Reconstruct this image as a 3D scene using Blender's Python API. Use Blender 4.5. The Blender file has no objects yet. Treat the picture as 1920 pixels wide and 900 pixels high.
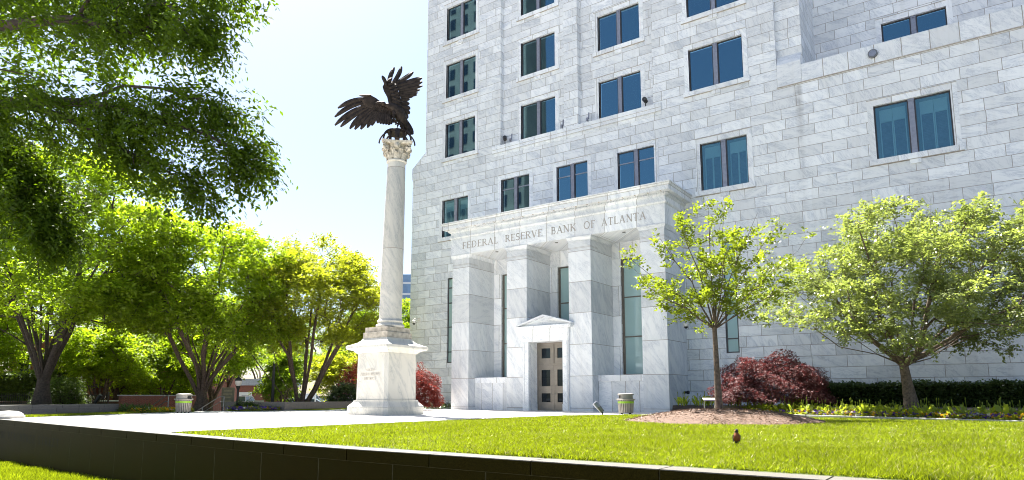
import bpy, math, random
import numpy as np
from mathutils import Matrix, Vector
R = math.radians
sc = bpy.context.scene
col = sc.collection

# ------------------------------------------------------------------ camera
cam = bpy.data.cameras.new("camera")
cam.sensor_width = 36.0
cam.lens = 36.0 * 1254.32 / 1920
cam.shift_y = (571.79 - 450.0) / 1920
cam.clip_start = 0.05
cam.clip_end = 3000
camo = bpy.data.objects.new("camera", cam)
col.objects.link(camo)
camo.location = (0, 0, 0.87)
camo.rotation_euler = (R(90 + 7.8438), 0, R(35.2543))
sc.camera = camo

# ------------------------------------------------------------------ sky, sun, exposure
SUN_EL, SUN_AZ = 61.0, math.atan2(-0.925, 0.38)          # azimuth clockwise from +Y
world = bpy.data.worlds.new("World")
sc.world = world
world.use_nodes = True
wn = world.node_tree
bg = wn.nodes["Background"]
sky = wn.nodes.new("ShaderNodeTexSky")
sky.sky_type = 'NISHITA'
sky.sun_disc = False
sky.sun_elevation = R(SUN_EL)
sky.sun_rotation = SUN_AZ
sky.air_density = 1.0
sky.dust_density = 1.5
sky.ozone_density = 1.0
wn.links.new(sky.outputs[0], bg.inputs[0])
bg.inputs[1].default_value = 0.05
sun = bpy.data.lights.new("sun", 'SUN')
sun.energy = 4.9
sun.angle = R(0.53)
sun.color = (1.0, 0.965, 0.91)
suno = bpy.data.objects.new("sun", sun)
col.objects.link(suno)
sd = Vector((math.sin(SUN_AZ) * math.cos(R(SUN_EL)), math.cos(SUN_AZ) * math.cos(R(SUN_EL)), math.sin(R(SUN_EL))))
suno.rotation_euler = sd.to_track_quat('Z', 'Y').to_euler()
suno.location = (-40, 20, 60)
vs = sc.view_settings
vs.view_transform = 'Standard'
vs.look = 'None'
vs.exposure = 2.24
vs.gamma = 1.0
vs.use_curve_mapping = False
sc.cycles.max_bounces = 8
sc.cycles.diffuse_bounces = 6
sc.cycles.transparent_max_bounces = 8
sc.cycles.use_denoising = True
sc.cycles.pixel_filter_type = 'BLACKMAN_HARRIS'
sc.cycles.filter_width = 1.0

# ------------------------------------------------------------------ helpers
OFF = {}                                                   # world offset of every parent


def tag(o, label=None, cat=None, group=None, kind=None):
    if label: o["label"] = label
    if cat: o["category"] = cat
    if group: o["group"] = group
    if kind: o["kind"] = kind
    return o


def thing(name, label, cat, loc=(0, 0, 0), group=None, rotz=0.0):
    o = bpy.data.objects.new(name, None)
    o.empty_display_size = 0.3
    col.objects.link(o)
    o.location = loc
    o.rotation_euler = (0, 0, rotz)
    OFF[o.name] = np.array(loc, float)
    return tag(o, label, cat, group)


def arr_obj(name, V, faces, mats, parent=None, local=False, smooth=False, midx=None):
    """one mesh object from vertex array and face list (list of index lists or (n,k) array)"""
    V = np.asarray(V, np.float32).reshape(-1, 3)
    if parent is not None and not local:
        V = V - OFF[parent.name].astype(np.float32)
    me = bpy.data.meshes.new(name)
    if isinstance(faces, np.ndarray):
        n, k = faces.shape
        me.vertices.add(len(V)); me.vertices.foreach_set("co", V.ravel())
        me.loops.add(n * k); me.loops.foreach_set("vertex_index", faces.astype(np.int32).ravel())
        me.polygons.add(n)
        me.polygons.foreach_set("loop_start", np.arange(0, n * k, k, dtype=np.int32))
        me.polygons.foreach_set("loop_total", np.full(n, k, np.int32))
        me.update(calc_edges=True)
    else:
        me.from_pydata(V.tolist(), [], faces)
        me.update()
    for m in (mats if isinstance(mats, (list, tuple)) else [mats]):
        me.materials.append(m)
    if midx is not None:
        me.polygons.foreach_set("material_index", np.asarray(midx, np.int32))
    if smooth:
        me.polygons.foreach_set("use_smooth", np.ones(len(me.polygons), bool))
    o = bpy.data.objects.new(name, me)
    col.objects.link(o)
    if parent is not None:
        o.parent = parent
        OFF[o.name] = np.zeros(3) if local else OFF[parent.name]
    else:
        OFF[o.name] = np.zeros(3)
    return o


class MB:
    def __init__(s): s.v = []; s.f = []

    def add(s, V, F):
        b = len(s.v); s.v += [tuple(map(float, p)) for p in V]; s.f += [[i + b for i in f] for f in F]; return s

    def box(s, x0, x1, y0, y1, z0, z1, taper=None):
        V = [(x0, y0, z0), (x1, y0, z0), (x1, y1, z0), (x0, y1, z0), (x0, y0, z1), (x1, y0, z1), (x1, y1, z1), (x0, y1, z1)]
        return s.add(V, [[0, 3, 2, 1], [4, 5, 6, 7], [0, 1, 5, 4], [1, 2, 6, 5], [2, 3, 7, 6], [3, 0, 4, 7]])

    def loft(s, rings, cap=True, closed=True):
        n = len(rings[0]); V = [p for r in rings for p in r]; F = []
        for i in range(len(rings) - 1):
            for j in range(n if closed else n - 1):
                k = (j + 1) % n
                F.append([i * n + j, i * n + k, (i + 1) * n + k, (i + 1) * n + j])
        if cap and closed:
            F.append(list(range(n))[::-1]); F.append([(len(rings) - 1) * n + j for j in range(n)])
        return s.add(V, F)

    def lathe(s, prof, c=(0, 0), n=24, z0=0.0):
        rings = [[(c[0] + r * math.cos(2 * math.pi * j / n), c[1] + r * math.sin(2 * math.pi * j / n), z0 + z) for j in range(n)] for r, z in prof]
        return s.loft(rings)

    def tube(s, pts, rad, n=8, cap=True):
        pts = [Vector(p) for p in pts]
        if not hasattr(rad, '__len__'): rad = [rad] * len(pts)
        rings = []; up = Vector((0, 0, 1))
        for i, p in enumerate(pts):
            t = (pts[min(i + 1, len(pts) - 1)] - pts[max(i - 1, 0)])
            t.normalize()
            a = t.cross(up)
            if a.length < 0.05: a = t.cross(Vector((1, 0, 0)))
            a.normalize(); b = a.cross(t)
            rings.append([p + (a * math.cos(2 * math.pi * j / n) + b * math.sin(2 * math.pi * j / n)) * rad[i] for j in range(n)])
        return s.loft(rings, cap)

    def prism(s, poly, axis, a, b):
        """polygon of 2-D points extruded along axis ('x': pts are (y,z); 'y': (x,z); 'z': (x,y))"""
        def P(q, t):
            return (t, q[0], q[1]) if axis == 'x' else (q[0], t, q[1]) if axis == 'y' else (q[0], q[1], t)
        return s.loft([[P(q, a) for q in poly], [P(q, b) for q in poly]])

    def ball(s, c, r, n=12, m=8):
        rx, ry, rz = (r, r, r) if not hasattr(r, '__len__') else r
        rings = []
        for i in range(m + 1):
            t = -math.pi / 2 + math.pi * (i + 0.02) / (m + 0.04)
            rings.append([(c[0] + rx * math.cos(t) * math.cos(2 * math.pi * j / n), c[1] + ry * math.cos(t) * math.sin(2 * math.pi * j / n), c[2] + rz * math.sin(t)) for j in range(n)])
        return s.loft(rings)

    def build(s, name, mat, parent=None, local=False, smooth=False, bevel=0.0):
        o = arr_obj(name, s.v, s.f, mat, parent, local)
        if smooth:
            for p in o.data.polygons: p.use_smooth = True
            try:
                o.data.set_sharp_from_angle(angle=R(38))
            except Exception:
                pass
        if bevel:
            m = o.modifiers.new("bevel", 'BEVEL'); m.width = bevel; m.segments = 2; m.limit_method = 'ANGLE'
        return o


# ------------------------------------------------------------------ materials
def new_mat(name):
    m = bpy.data.materials.new(name); m.use_nodes = True
    nt = m.node_tree; return m, nt, nt.nodes["Principled BSDF"]


def N(nt, t, **kw):
    n = nt.nodes.new(t)
    for k, v in kw.items():
        if k.startswith('i_'):
            key = k[2:]; key = int(key) if key.isdigit() else key
            n.inputs[key].default_value = v
        else: setattr(n, k, v)
    return n


def math_n(nt, op, a, b=None, c=None):
    n = nt.nodes.new("ShaderNodeMath"); n.operation = op
    for i, x in enumerate((a, b, c)):
        if x is None: continue
        if isinstance(x, (int, float)): n.inputs[i].default_value = x
        else: nt.links.new(x, n.inputs[i])
    return n.outputs[0]


def mixc(nt, f, a, b, mode='MIX'):
    n = nt.nodes.new("ShaderNodeMix"); n.data_type = 'RGBA'; n.blend_type = mode
    for i, x in ((0, f), (6, a), (7, b)):
        if isinstance(x, (int, float)): n.inputs[i].default_value = x
        elif isinstance(x, tuple): n.inputs[i].default_value = (*x, 1.0)[:4]
        else: nt.links.new(x, n.inputs[i])
    return n.outputs[2]


def ramp(nt, f, stops):
    n = nt.nodes.new("ShaderNodeValToRGB"); e = n.color_ramp.elements
    while len(e) < len(stops): e.new(0.5)
    for q, (p, c) in zip(e, stops):
        q.position = p; q.color = (*c, 1) if isinstance(c, tuple) else (c, c, c, 1)
    nt.links.new(f, n.inputs[0]); return n.outputs[0]


def simple(name, c, rough=0.6, metal=0.0, noise=0.15, scale=6.0, bump=0.0, spec=0.5, emit=None):
    m, nt, b = new_mat(name)
    g = N(nt, "ShaderNodeNewGeometry")
    no = N(nt, "ShaderNodeTexNoise", i_Scale=scale, i_Detail=6.0)
    nt.links.new(g.outputs['Position'], no.inputs['Vector'])
    d = tuple(x * (1 - noise) for x in c); l = tuple(min(1, x * (1 + noise)) for x in c)
    nt.links.new(ramp(nt, no.outputs[0], [(0.3, d), (0.7, l)]), b.inputs['Base Color'])
    b.inputs['Roughness'].default_value = rough; b.inputs['Metallic'].default_value = metal
    b.inputs['Specular IOR Level'].default_value = spec
    if bump:
        bp = N(nt, "ShaderNodeBump", i_Strength=bump, i_Distance=0.02)
        nt.links.new(no.outputs[0], bp.inputs['Height']); nt.links.new(bp.outputs[0], b.inputs['Normal'])
    return m


def marble(name, row, width, offset=0.5, zoff=0.0, uoff=0.0, mortar=0.019, warm=0.0, joints=True, squash=1.0, freq=2, base=0.80, streak=0.22, veinf=0.5, stain=None):
    m, nt, b = new_mat(name); L = nt.links.new
    g = N(nt, "ShaderNodeNewGeometry"); s = N(nt, "ShaderNodeSeparateXYZ"); L(g.outputs['Position'], s.inputs[0])
    u = math_n(nt, 'ADD', math_n(nt, 'ADD', s.outputs[0], s.outputs[1]), 200.0 + uoff)
    v = math_n(nt, 'ADD', s.outputs[2], 100.0 * row + zoff)
    cx = N(nt, "ShaderNodeCombineXYZ"); L(u, cx.inputs[0]); L(v, cx.inputs[1])
    br = N(nt, "ShaderNodeTexBrick", offset=offset, offset_frequency=2, squash=squash, squash_frequency=freq)
    L(cx.outputs[0], br.inputs['Vector'])
    for k, x in (('Color1', (0, 0, 0, 1)), ('Color2', (1, 1, 1, 1)), ('Mortar', (.5, .5, .5, 1))): br.inputs[k].default_value = x
    for k, x in (('Scale', 1.0), ('Mortar Size', mortar), ('Mortar Smooth', 0.1), ('Bias', 0.0), ('Brick Width', width), ('Row Height', row)): br.inputs[k].default_value = x
    r = N(nt, "ShaderNodeSeparateColor"); L(br.outputs['Color'], r.inputs[0]); rnd = r.outputs[0]
    # vein space: shifted and turned per block
    sh = math_n(nt, 'MULTIPLY', rnd, 61.0)
    c2 = N(nt, "ShaderNodeCombineXYZ"); L(u, c2.inputs[0]); L(v, c2.inputs[1]); L(sh, c2.inputs[2])
    rot = N(nt, "ShaderNodeVectorRotate", rotation_type='Z_AXIS'); L(c2.outputs[0], rot.inputs['Vector'])
    L(math_n(nt, 'MULTIPLY_ADD', math_n(nt, 'FRACT', math_n(nt, 'MULTIPLY', rnd, 13.7)), -1.5, 1.35), rot.inputs['Angle'])
    mp = N(nt, "ShaderNodeMapping"); L(rot.outputs[0], mp.inputs['Vector']); mp.inputs['Scale'].default_value = (0.55, 1.9, 1.0)
    n1 = N(nt, "ShaderNodeTexNoise", i_Scale=0.85, i_Detail=8.0, i_Roughness=0.62, i_Distortion=1.4); L(mp.outputs[0], n1.inputs['Vector'])
    n2 = N(nt, "ShaderNodeTexNoise", i_Scale=1.7, i_Detail=6.0, i_Roughness=0.62, i_Distortion=2.4); L(mp.outputs[0], n2.inputs['Vector'])
    vein = ramp(nt, n2.outputs[0], [(0.44, 0.0), (0.495, 1.0), (0.515, 1.0), (0.56, 0.0)])
    cloud = ramp(nt, n1.outputs[0], [(0.42, 0.0), (0.68, 1.0)])
    gate = ramp(nt, n1.outputs[0], [(0.40, 0.0), (0.58, 1.0)])
    f = math_n(nt, 'MULTIPLY', vein, gate)
    w = (base * (0.965 + warm * 0.035), base * (0.985 - warm * 0.02), base * (1.0 - warm * 0.13))
    k = (base * (0.66 + .06 * warm), base * 0.71, base * (0.79 - .10 * warm))
    q = (base * 0.47, base * 0.515, base * (0.60 - .08 * warm))
    c = mixc(nt, math_n(nt, 'MULTIPLY', math_n(nt, 'MULTIPLY', cloud, math_n(nt, 'MULTIPLY_ADD', rnd, 0.8, 0.25)), 0.70), w, k)
    c = mixc(nt, math_n(nt, 'MULTIPLY', f, veinf), c, q)
    br2 = math_n(nt, 'MULTIPLY_ADD', math_n(nt, 'FRACT', math_n(nt, 'MULTIPLY', rnd, 7.31)), 0.22, 0.86)
    cb = N(nt, "ShaderNodeCombineColor"); [L(br2, cb.inputs[i]) for i in range(3)]
    c = mixc(nt, 1.0, c, cb.outputs[0], 'MULTIPLY')
    # rain streaks and grime with their own shape
    sm = N(nt, "ShaderNodeMapping"); L(cx.outputs[0], sm.inputs['Vector']); sm.inputs['Scale'].default_value = (2.2, 0.13, 1)
    n3 = N(nt, "ShaderNodeTexNoise", i_Scale=1.0, i_Detail=6.0, i_Roughness=0.65); L(sm.outputs[0], n3.inputs['Vector'])
    c = mixc(nt, math_n(nt, 'MULTIPLY', ramp(nt, n3.outputs[0], [(0.5, 0.0), (0.75, 1.0)]), streak), c, (0.40, 0.385, 0.35))
    if stain is not None:                                   # run-off stain below the foot of the corner pier
        sx = ramp(nt, math_n(nt, 'ABSOLUTE', math_n(nt, 'ADD', math_n(nt, 'ADD', s.outputs[0], -stain[0]), math_n(nt, 'MULTIPLY_ADD', n3.outputs[0], .5, -.25))), [(0.0, 1.0), (0.30, 0.0)])
        sz = ramp(nt, math_n(nt, 'MULTIPLY', math_n(nt, 'ADD', s.outputs[2], -stain[1]), 1.0 / (stain[2] - stain[1])), [(0.0, 0.0), (0.75, 0.45), (0.90, 1.0), (0.995, 1.0), (1.0, 0.0)])
        c = mixc(nt, math_n(nt, 'MULTIPLY', math_n(nt, 'MULTIPLY', sx, sz), math_n(nt, 'MULTIPLY', n1.outputs[0], 1.0)), c, (0.16, 0.15, 0.14))
    if joints:
        c = mixc(nt, math_n(nt, 'MULTIPLY', br.outputs['Fac'], 0.78), c, (0.20, 0.165, 0.125))
        bp = N(nt, "ShaderNodeBump", invert=True, i_Strength=0.6, i_Distance=0.01); L(br.outputs['Fac'], bp.inputs['Height']); L(bp.outputs[0], b.inputs['Normal'])
    L(c, b.inputs['Base Color'])
    b.inputs['Roughness'].default_value = 0.55; b.inputs['Specular IOR Level'].default_value = 0.35
    return m


M = {}
M['wall'] = marble("wall_marble", 0.6312, 1.75, zoff=0.04, squash=0.72, freq=3, mortar=0.014, stain=(-7.7, 9.0, 18.93))
M['pillar'] = marble("pillar_marble", 1.985, 60.0, zoff=-0.19 + 1.985, mortar=0.015, base=0.74, veinf=0.36)
M['panel'] = marble("panel_marble", 50.0, 0.92, zoff=10, mortar=0.016)
M['niche'] = marble("niche_marble", 1.985, 1.15, zoff=-0.19 + 1.985, mortar=0.015, base=0.84, veinf=0.36)
M['frieze'] = marble("frieze_marble", 50.0, 2.15, zoff=10, mortar=0.014, uoff=0.4)
M['trim'] = marble("trim_marble", 50.0, 1.35, zoff=10, mortar=0.014, uoff=0.3, base=0.83)
M['plain'] = marble("plain_marble", 50.0, 60.0, joints=False)
M['coping'] = marble("coping_marble", 50.0, 1.3, zoff=10, mortar=0.02, base=0.76)
M['monument'] = marble("monument_marble", 4.35, 60.0, zoff=0.22, warm=1.0, mortar=0.012, base=0.56, streak=0.5)
M['weathered'] = simple("weathered_marble", (0.40, 0.36, 0.30), 0.8, noise=0.35, scale=5, bump=0.3)
M['carved'] = simple("carved_stone", (0.46, 0.42, 0.35), 0.8, noise=0.45, scale=7, bump=0.4)
M['engrave'] = simple("shaded_cuts", (0.38, 0.355, 0.325), 0.9, noise=0.1)  # this colour and the next two hold the shade inside cut letters
M['engrave_dark'] = simple("dark_shaded_cuts", (0.0015, 0.0013, 0.0008), 0.9, noise=0.1)
M['engrave_faint'] = simple("faint_shaded_cuts", (0.42, 0.39, 0.35), 0.9, noise=0.25)
M['bronze'] = simple("dark_bronze", (0.036, 0.027, 0.022), 0.62, metal=0.35, noise=0.5, scale=5, bump=0.25, spec=0.25)
M['frame'] = simple("window_frame_metal", (0.055, 0.052, 0.055), 0.45, metal=0.3)
M['mullion'] = simple("mullion_metal", (0.24, 0.25, 0.30), 0.4, metal=0.35)
M['door'] = simple("door_bronze", (0.24, 0.215, 0.185), 0.38, metal=0.55, noise=0.08)
M['steel'] = simple("brushed_steel", (0.20, 0.20, 0.195), 0.4, metal=0.7, noise=0.08)
M['darkmetal'] = simple("black_metal", (0.018, 0.018, 0.018), 0.5, metal=0.2)
M['white'] = simple("white_paint", (0.75, 0.75, 0.74), 0.5, noise=0.05)
M['offwhite'] = simple("cream_plastic", (0.62, 0.60, 0.55), 0.5, noise=0.05)
M['interior'] = simple("dark_interior", (0.02, 0.022, 0.025), 0.9)
M['shade'] = simple("window_shade_fabric", (0.23, 0.31, 0.32), 0.9, noise=0.03)
M['shutter'] = simple("louvre_shutter", (0.55, 0.60, 0.62), 0.6, noise=0.03)


def glass(name, tint, fac, refl=(0.72, 0.86, 1.0), body=(0.01, 0.03, 0.04), rough=0.02, film=0.3):
    m, nt, b = new_mat(name); L = nt.links.new
    out = nt.nodes["Material Output"]
    gl = N(nt, "ShaderNodeBsdfGlossy", i_Roughness=rough); gl.inputs[0].default_value = (*refl, 1)
    tr = N(nt, "ShaderNodeBsdfTransparent"); tr.inputs[0].default_value = (*tint, 1)
    df = N(nt, "ShaderNodeBsdfDiffuse"); df.inputs[0].default_value = (*body, 1)
    m1 = N(nt, "ShaderNodeMixShader"); m1.inputs[0].default_value = film; L(tr.outputs[0], m1.inputs[1]); L(df.outputs[0], m1.inputs[2])
    # panes are never quite flat: each wobbles a little
    g = N(nt, "ShaderNodeNewGeometry"); no = N(nt, "ShaderNodeTexNoise", i_Scale=0.55, i_Detail=1.0); L(g.outputs['Position'], no.inputs['Vector'])
    bp = N(nt, "ShaderNodeBump", i_Strength=0.05, i_Distance=0.03); L(no.outputs[0], bp.inputs['Height']); L(bp.outputs[0], gl.inputs['Normal'])
    m2 = N(nt, "ShaderNodeMixShader"); m2.inputs[0].default_value = fac; L(m1.outputs[0], m2.inputs[1]); L(gl.outputs[0], m2.inputs[2])
    L(m2.outputs[0], out.inputs[0]); nt.nodes.remove(b)
    return m


M['glass'] = glass("tinted_window_glass", (0.35, 0.50, 0.52), 0.30, refl=(0.34, 0.66, 0.84), body=(.008, .022, .032))
M['glass_teal'] = glass("teal_window_glass", (0.50, 0.72, 0.74), 0.16, refl=(.4, .75, .95), body=(.05, .11, .13))
M['glass_film'] = glass("filmed_window_glass", (0.45, 0.62, 0.62), 0.06, body=(.62, .86, .84), film=.45)
M['glass_dark'] = glass("dark_glass", (0.08, 0.09, 0.10), 0.05, body=(.004,.005,.006))


def leaf_mat(name, c, tc, mix=0.45, var=0.35, rough=0.45, spec=0.35):
    m, nt, b = new_mat(name); L = nt.links.new
    out = nt.nodes["Material Output"]
    g = N(nt, "ShaderNodeNewGeometry")
    rnd = g.outputs['Random Per Island']
    no = N(nt, "ShaderNodeTexNoise", i_Scale=0.7, i_Detail=2.0); L(g.outputs['Position'], no.inputs['Vector'])
    t = math_n(nt, 'ADD', math_n(nt, 'MULTIPLY', rnd, 0.65), math_n(nt, 'MULTIPLY', no.outputs[0], 0.45))
    lo = tuple(x * (1 - var) for x in c); hi = (c[0] * (1 + var * 1.25), c[1] * (1 + var), c[2] * (1 + var * 0.6))
    cc = ramp(nt, t, [(0.12, lo), (0.9, hi)])
    L(cc, b.inputs['Base Color']); b.inputs['Roughness'].default_value = rough; b.inputs['Specular IOR Level'].default_value = spec
    tl = N(nt, "ShaderNodeBsdfTranslucent")
    lo = tuple(x * (1 - var * 0.7) for x in tc); hi = tuple(x * (1 + var * 0.7) for x in tc)
    L(ramp(nt, t, [(0.12, lo), (0.9, hi)]), tl.inputs[0])
    mx = N(nt, "ShaderNodeMixShader"); mx.inputs[0].default_value = mix
    L(b.outputs[0], mx.inputs[1]); L(tl.outputs[0], mx.inputs[2]); L(mx.outputs[0], out.inputs[0])
    return m


M['leaf_bright'] = leaf_mat("bright_spring_leaves", (0.115, 0.165, 0.012), (0.38, 0.53, 0.012), 0.54, var=0.42)
M['leaf_mid'] = leaf_mat("mid_green_leaves", (0.085, 0.14, 0.016), (0.28, 0.41, 0.012), 0.52)
M['leaf_yellow'] = leaf_mat("yellow_green_leaves", (0.14, 0.17, 0.018), (0.45, 0.50, 0.02), 0.54)
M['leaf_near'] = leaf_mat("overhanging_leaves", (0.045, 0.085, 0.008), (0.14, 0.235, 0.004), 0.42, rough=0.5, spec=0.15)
M['leaf_small'] = leaf_mat("young_tree_leaves", (0.135, 0.18, 0.022), (0.30, 0.38, 0.015), 0.45, rough=0.35)
M['leaf_grey'] = leaf_mat("glossy_pale_leaves", (0.19, 0.225, 0.10), (0.36, 0.44, 0.07), 0.42, rough=0.28, spec=0.6)
M['leaf_dark'] = leaf_mat("dark_glossy_leaves", (0.06, 0.095, 0.035), (0.08, 0.12, 0.02), 0.2, rough=0.22, spec=0.6)
M['leaf_shrub'] = leaf_mat("shrub_leaves", (0.06, 0.10, 0.02), (0.10, 0.16, 0.015), 0.35)
M['leaf_red'] = leaf_mat("red_maple_leaves", (0.115, 0.046, 0.048), (0.16, 0.030, 0.030), 0.36, rough=0.55, var=.5)
M['leaf_scarlet'] = leaf_mat("scarlet_maple_leaves", (0.15, 0.028, 0.022), (0.27, 0.040, 0.026), 0.42)
M['grass'] = leaf_mat("lawn_blades", (0.105, 0.145, 0.012), (0.31, 0.38, 0.008), 0.46, var=0.62, rough=0.32)
M['tulip'] = leaf_mat("tulip_leaves", (0.17, 0.22, 0.03), (0.42, 0.50, 0.03), 0.45)
M['petal_purple'] = leaf_mat("purple_petals", (0.11, 0.06, 0.38), (0.15, 0.08, 0.40), 0.3)
M['petal_yellow'] = leaf_mat("yellow_petals", (0.75, 0.42, 0.02), (0.6, 0.35, 0.02), 0.3)
M['petal_white'] = leaf_mat("white_petals", (0.75, 0.74, 0.70), (0.5, 0.5, 0.45), 0.3, var=0.1)
M['bark'] = simple("brown_bark", (0.085, 0.058, 0.042), 0.9, noise=0.45, scale=9, bump=0.7)
M['bark_dark'] = simple("dark_bark", (0.045, 0.033, 0.026), 0.9, noise=0.4, scale=9, bump=0.6)
M['bark_grey'] = simple("ridged_grey_bark", (0.12, 0.088, 0.065), 0.9, noise=0.5, scale=12, bump=0.9)
M['soil'] = simple("lawn_soil", (0.05, 0.065, 0.012), 0.95, noise=0.4, scale=3)
M['bed_soil'] = simple("dark_planting_soil", (0.05, 0.037, 0.027), 0.95, noise=0.4, scale=5)
M['straw'] = simple("pine_straw", (0.105, 0.062, 0.040), 0.9, noise=0.45, scale=14, bump=0.5)
M['asphalt'] = simple("asphalt", (0.10, 0.10, 0.10), 0.9, noise=0.2, scale=2)
M['limestone'] = simple("kerb_stone", (0.42, 0.40, 0.37), 0.8, noise=0.2, scale=5)
M['redbrick'] = None


def brick_mat(name, c1, c2, mort, bw=0.22, rh=0.075):
    m, nt, b = new_mat(name); L = nt.links.new
    g = N(nt, "ShaderNodeNewGeometry"); s = N(nt, "ShaderNodeSeparateXYZ"); L(g.outputs['Position'], s.inputs[0])
    u = math_n(nt, 'ADD', s.outputs[0], s.outputs[1])
    cx = N(nt, "ShaderNodeCombineXYZ"); L(u, cx.inputs[0]); L(s.outputs[2], cx.inputs[1])
    br = N(nt, "ShaderNodeTexBrick"); L(cx.outputs[0], br.inputs['Vector'])
    for k, x in (('Color1', (*c1, 1)), ('Color2', (*c2, 1)), ('Mortar', (*mort, 1)), ('Scale', 1.0), ('Mortar Size', 0.008), ('Brick Width', bw), ('Row Height', rh)): br.inputs[k].default_value = x
    L(br.outputs['Color'], b.inputs['Base Color']); b.inputs['Roughness'].default_value = 0.9
    return m


M['redbrick'] = brick_mat("red_brick", (0.26, 0.075, 0.045), (0.19, 0.055, 0.035), (0.22, 0.17, 0.14))


def paving_mat():
    m, nt, b = new_mat("plaza_paving"); L = nt.links.new
    g = N(nt, "ShaderNodeNewGeometry")
    br = N(nt, "ShaderNodeTexBrick", offset=0.0); L(g.outputs['Position'], br.inputs['Vector'])
    for k, x in (('Color1', (0.60, 0.575, 0.54, 1)), ('Color2', (0.66, 0.635, 0.60, 1)), ('Mortar', (0.36, 0.34, 0.31, 1)), ('Scale', 1.0), ('Mortar Size', 0.012), ('Brick Width', 1.6), ('Row Height', 1.6)): br.inputs[k].default_value = x
    no = N(nt, "ShaderNodeTexNoise", i_Scale=1.3, i_Detail=8.0); L(g.outputs['Position'], no.inputs['Vector'])
    c = mixc(nt, math_n(nt, 'MULTIPLY', no.outputs[0], 0.25), br.outputs['Color'], (0.40, 0.375, 0.34))
    L(c, b.inputs['Base Color']); b.inputs['Roughness'].default_value = 0.75
    return m


M['paving'] = paving_mat()


def granite_mat(name, c, joint_w, rough=0.32, olive=0.0, spec=0.4, jc=(0.07, 0.068, 0.055)):
    """speckled granite; joints cut along the path length stored as u"""
    m, nt, b = new_mat(name); L = nt.links.new
    g = N(nt, "ShaderNodeNewGeometry"); s = N(nt, "ShaderNodeSeparateXYZ"); L(g.outputs['Position'], s.inputs[0])
    vo = N(nt, "ShaderNodeTexNoise", i_Scale=90.0, i_Detail=2.0); L(g.outputs['Position'], vo.inputs['Vector'])
    nb = N(nt, "ShaderNodeTexNoise", i_Scale=0.9, i_Detail=5.0); L(g.outputs['Position'], nb.inputs['Vector'])
    lo = tuple(x * 0.55 for x in c); hi = tuple(x * 1.6 for x in c)
    cc = ramp(nt, vo.outputs[0], [(0.35, lo), (0.65, hi)])
    if olive:  # olive patches mixed in by noise
        cc = mixc(nt, math_n(nt, 'MULTIPLY', ramp(nt, nb.outputs[0], [(0.4, 0.0), (0.65, 1.0)]), olive), cc, (0.020, 0.020, 0.004))
        # rust-brown splash band at the foot of the wall
        foot = ramp(nt, math_n(nt, 'ADD', s.outputs[2], math_n(nt, 'MULTIPLY_ADD', nb.outputs[0], 0.5, 1.65)), [(0.12, 1.0), (0.5, 0.0)])
        cc = mixc(nt, math_n(nt, 'MULTIPLY', foot, 0.6), cc, (0.040, 0.024, 0.006))
    L(cc, b.inputs['Base Color'])
    b.inputs['Roughness'].default_value = rough; b.inputs['Specular IOR Level'].default_value = spec
    return m


M['granite'] = granite_mat("dark_granite", (0.0215, 0.0168, 0.0022), 1.9, rough=0.5, olive=0.4, spec=0.02)
M['granite_top'] = granite_mat("pale_granite_top", (0.115, 0.105, 0.09), 1.9, rough=0.5)  # coping's upper face, a paler tone than its front
M['granite_grey'] = granite_mat("grey_granite", (0.115, 0.11, 0.11), 1.6, rough=0.5)
M['granite_brown'] = granite_mat("brown_granite", (0.24, 0.20, 0.165), 1.6, rough=0.55)
M['mortar'] = simple("pale_mortar", (0.050, 0.046, 0.016), 0.9, noise=0.3)
M['mortar_pale'] = simple("light_mortar", (0.26, 0.25, 0.24), 0.9, noise=0.2)

rng = np.random.default_rng(7)
random.seed(7)

# ================================================================== THE SETTING
# ground: one sheet out to the horizon, at street level
g = MB()
xs = [-900, -300, -120, -60, -38, -10, 30, 120, 900]; ys = [-900, -200, -40, -5, 20, 60, 200, 900]
g.add([(x, y, -1.75) for y in ys for x in xs], [[j * len(xs) + i, j * len(xs) + i + 1, (j + 1) * len(xs) + i + 1, (j + 1) * len(xs) + i] for j in range(len(ys) - 1) for i in range(len(xs) - 1)])
tag(g.build("ground", M['asphalt']), kind="structure")


def wallY(x):
    return 7.86 + (0.055 * (-9 - x) ** 1.2 if x < -9 else 0.0)


def wallTop(x):
    return 0.0


# plaza slab
pl = MB()
px = np.linspace(-37.6, -16.8, 24)
poly = [(x, wallY(x) + 0.42) for x in px] + [(-16.8, 28.3), (-15.0, 30.57), (-13.6, 32.6), (-13.1, 34), (-13.1, 39.68), (-37.6, 39.68)]
pl.prism(poly, 'z', -1.9, 0.0)
tag(pl.build("plaza", M['paving']), kind="structure")


def lawn_h(x, y):
    a = np.clip((x + 16.8) / 5.0, 0, 1); b_ = np.clip((34 - y) / 10.0, 0, 1)
    c = np.clip((y - (np.vectorize(wallY)(x) + 0.42)) / 2.5, 0, 1)
    return -0.035 + 0.14 * a * b_ * (0.25 + 0.75 * c)


KERB = np.array([(-14.6, 34.2), (-11.5, 33.0), (-9.6, 31.9), (-7.83, 31.0), (-5.4, 29.75), (-2.6, 28.5), (0.8, 26.8), (4.5, 24.5), (9, 21.0)])


def kerb_y(x):
    return np.interp(x, KERB[:, 0], KERB[:, 1])


def grid_sheet(name, x0, x1, ylo, yhi, nx, ny, hf, mat):
    X = np.linspace(x0, x1, nx); V = []
    for i in range(nx):
        a, b_ = ylo(X[i]), yhi(X[i])
        for j in range(ny):
            y = a + (b_ - a) * j / (ny - 1); V.append((X[i], y, float(hf(X[i], y))))
    F = np.array([[i * ny + j, (i + 1) * ny + j, (i + 1) * ny + j + 1, i * ny + j + 1] for i in range(nx - 1) for j in range(ny - 1)])
    return arr_obj(name, V, F, mat, smooth=True)


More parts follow.
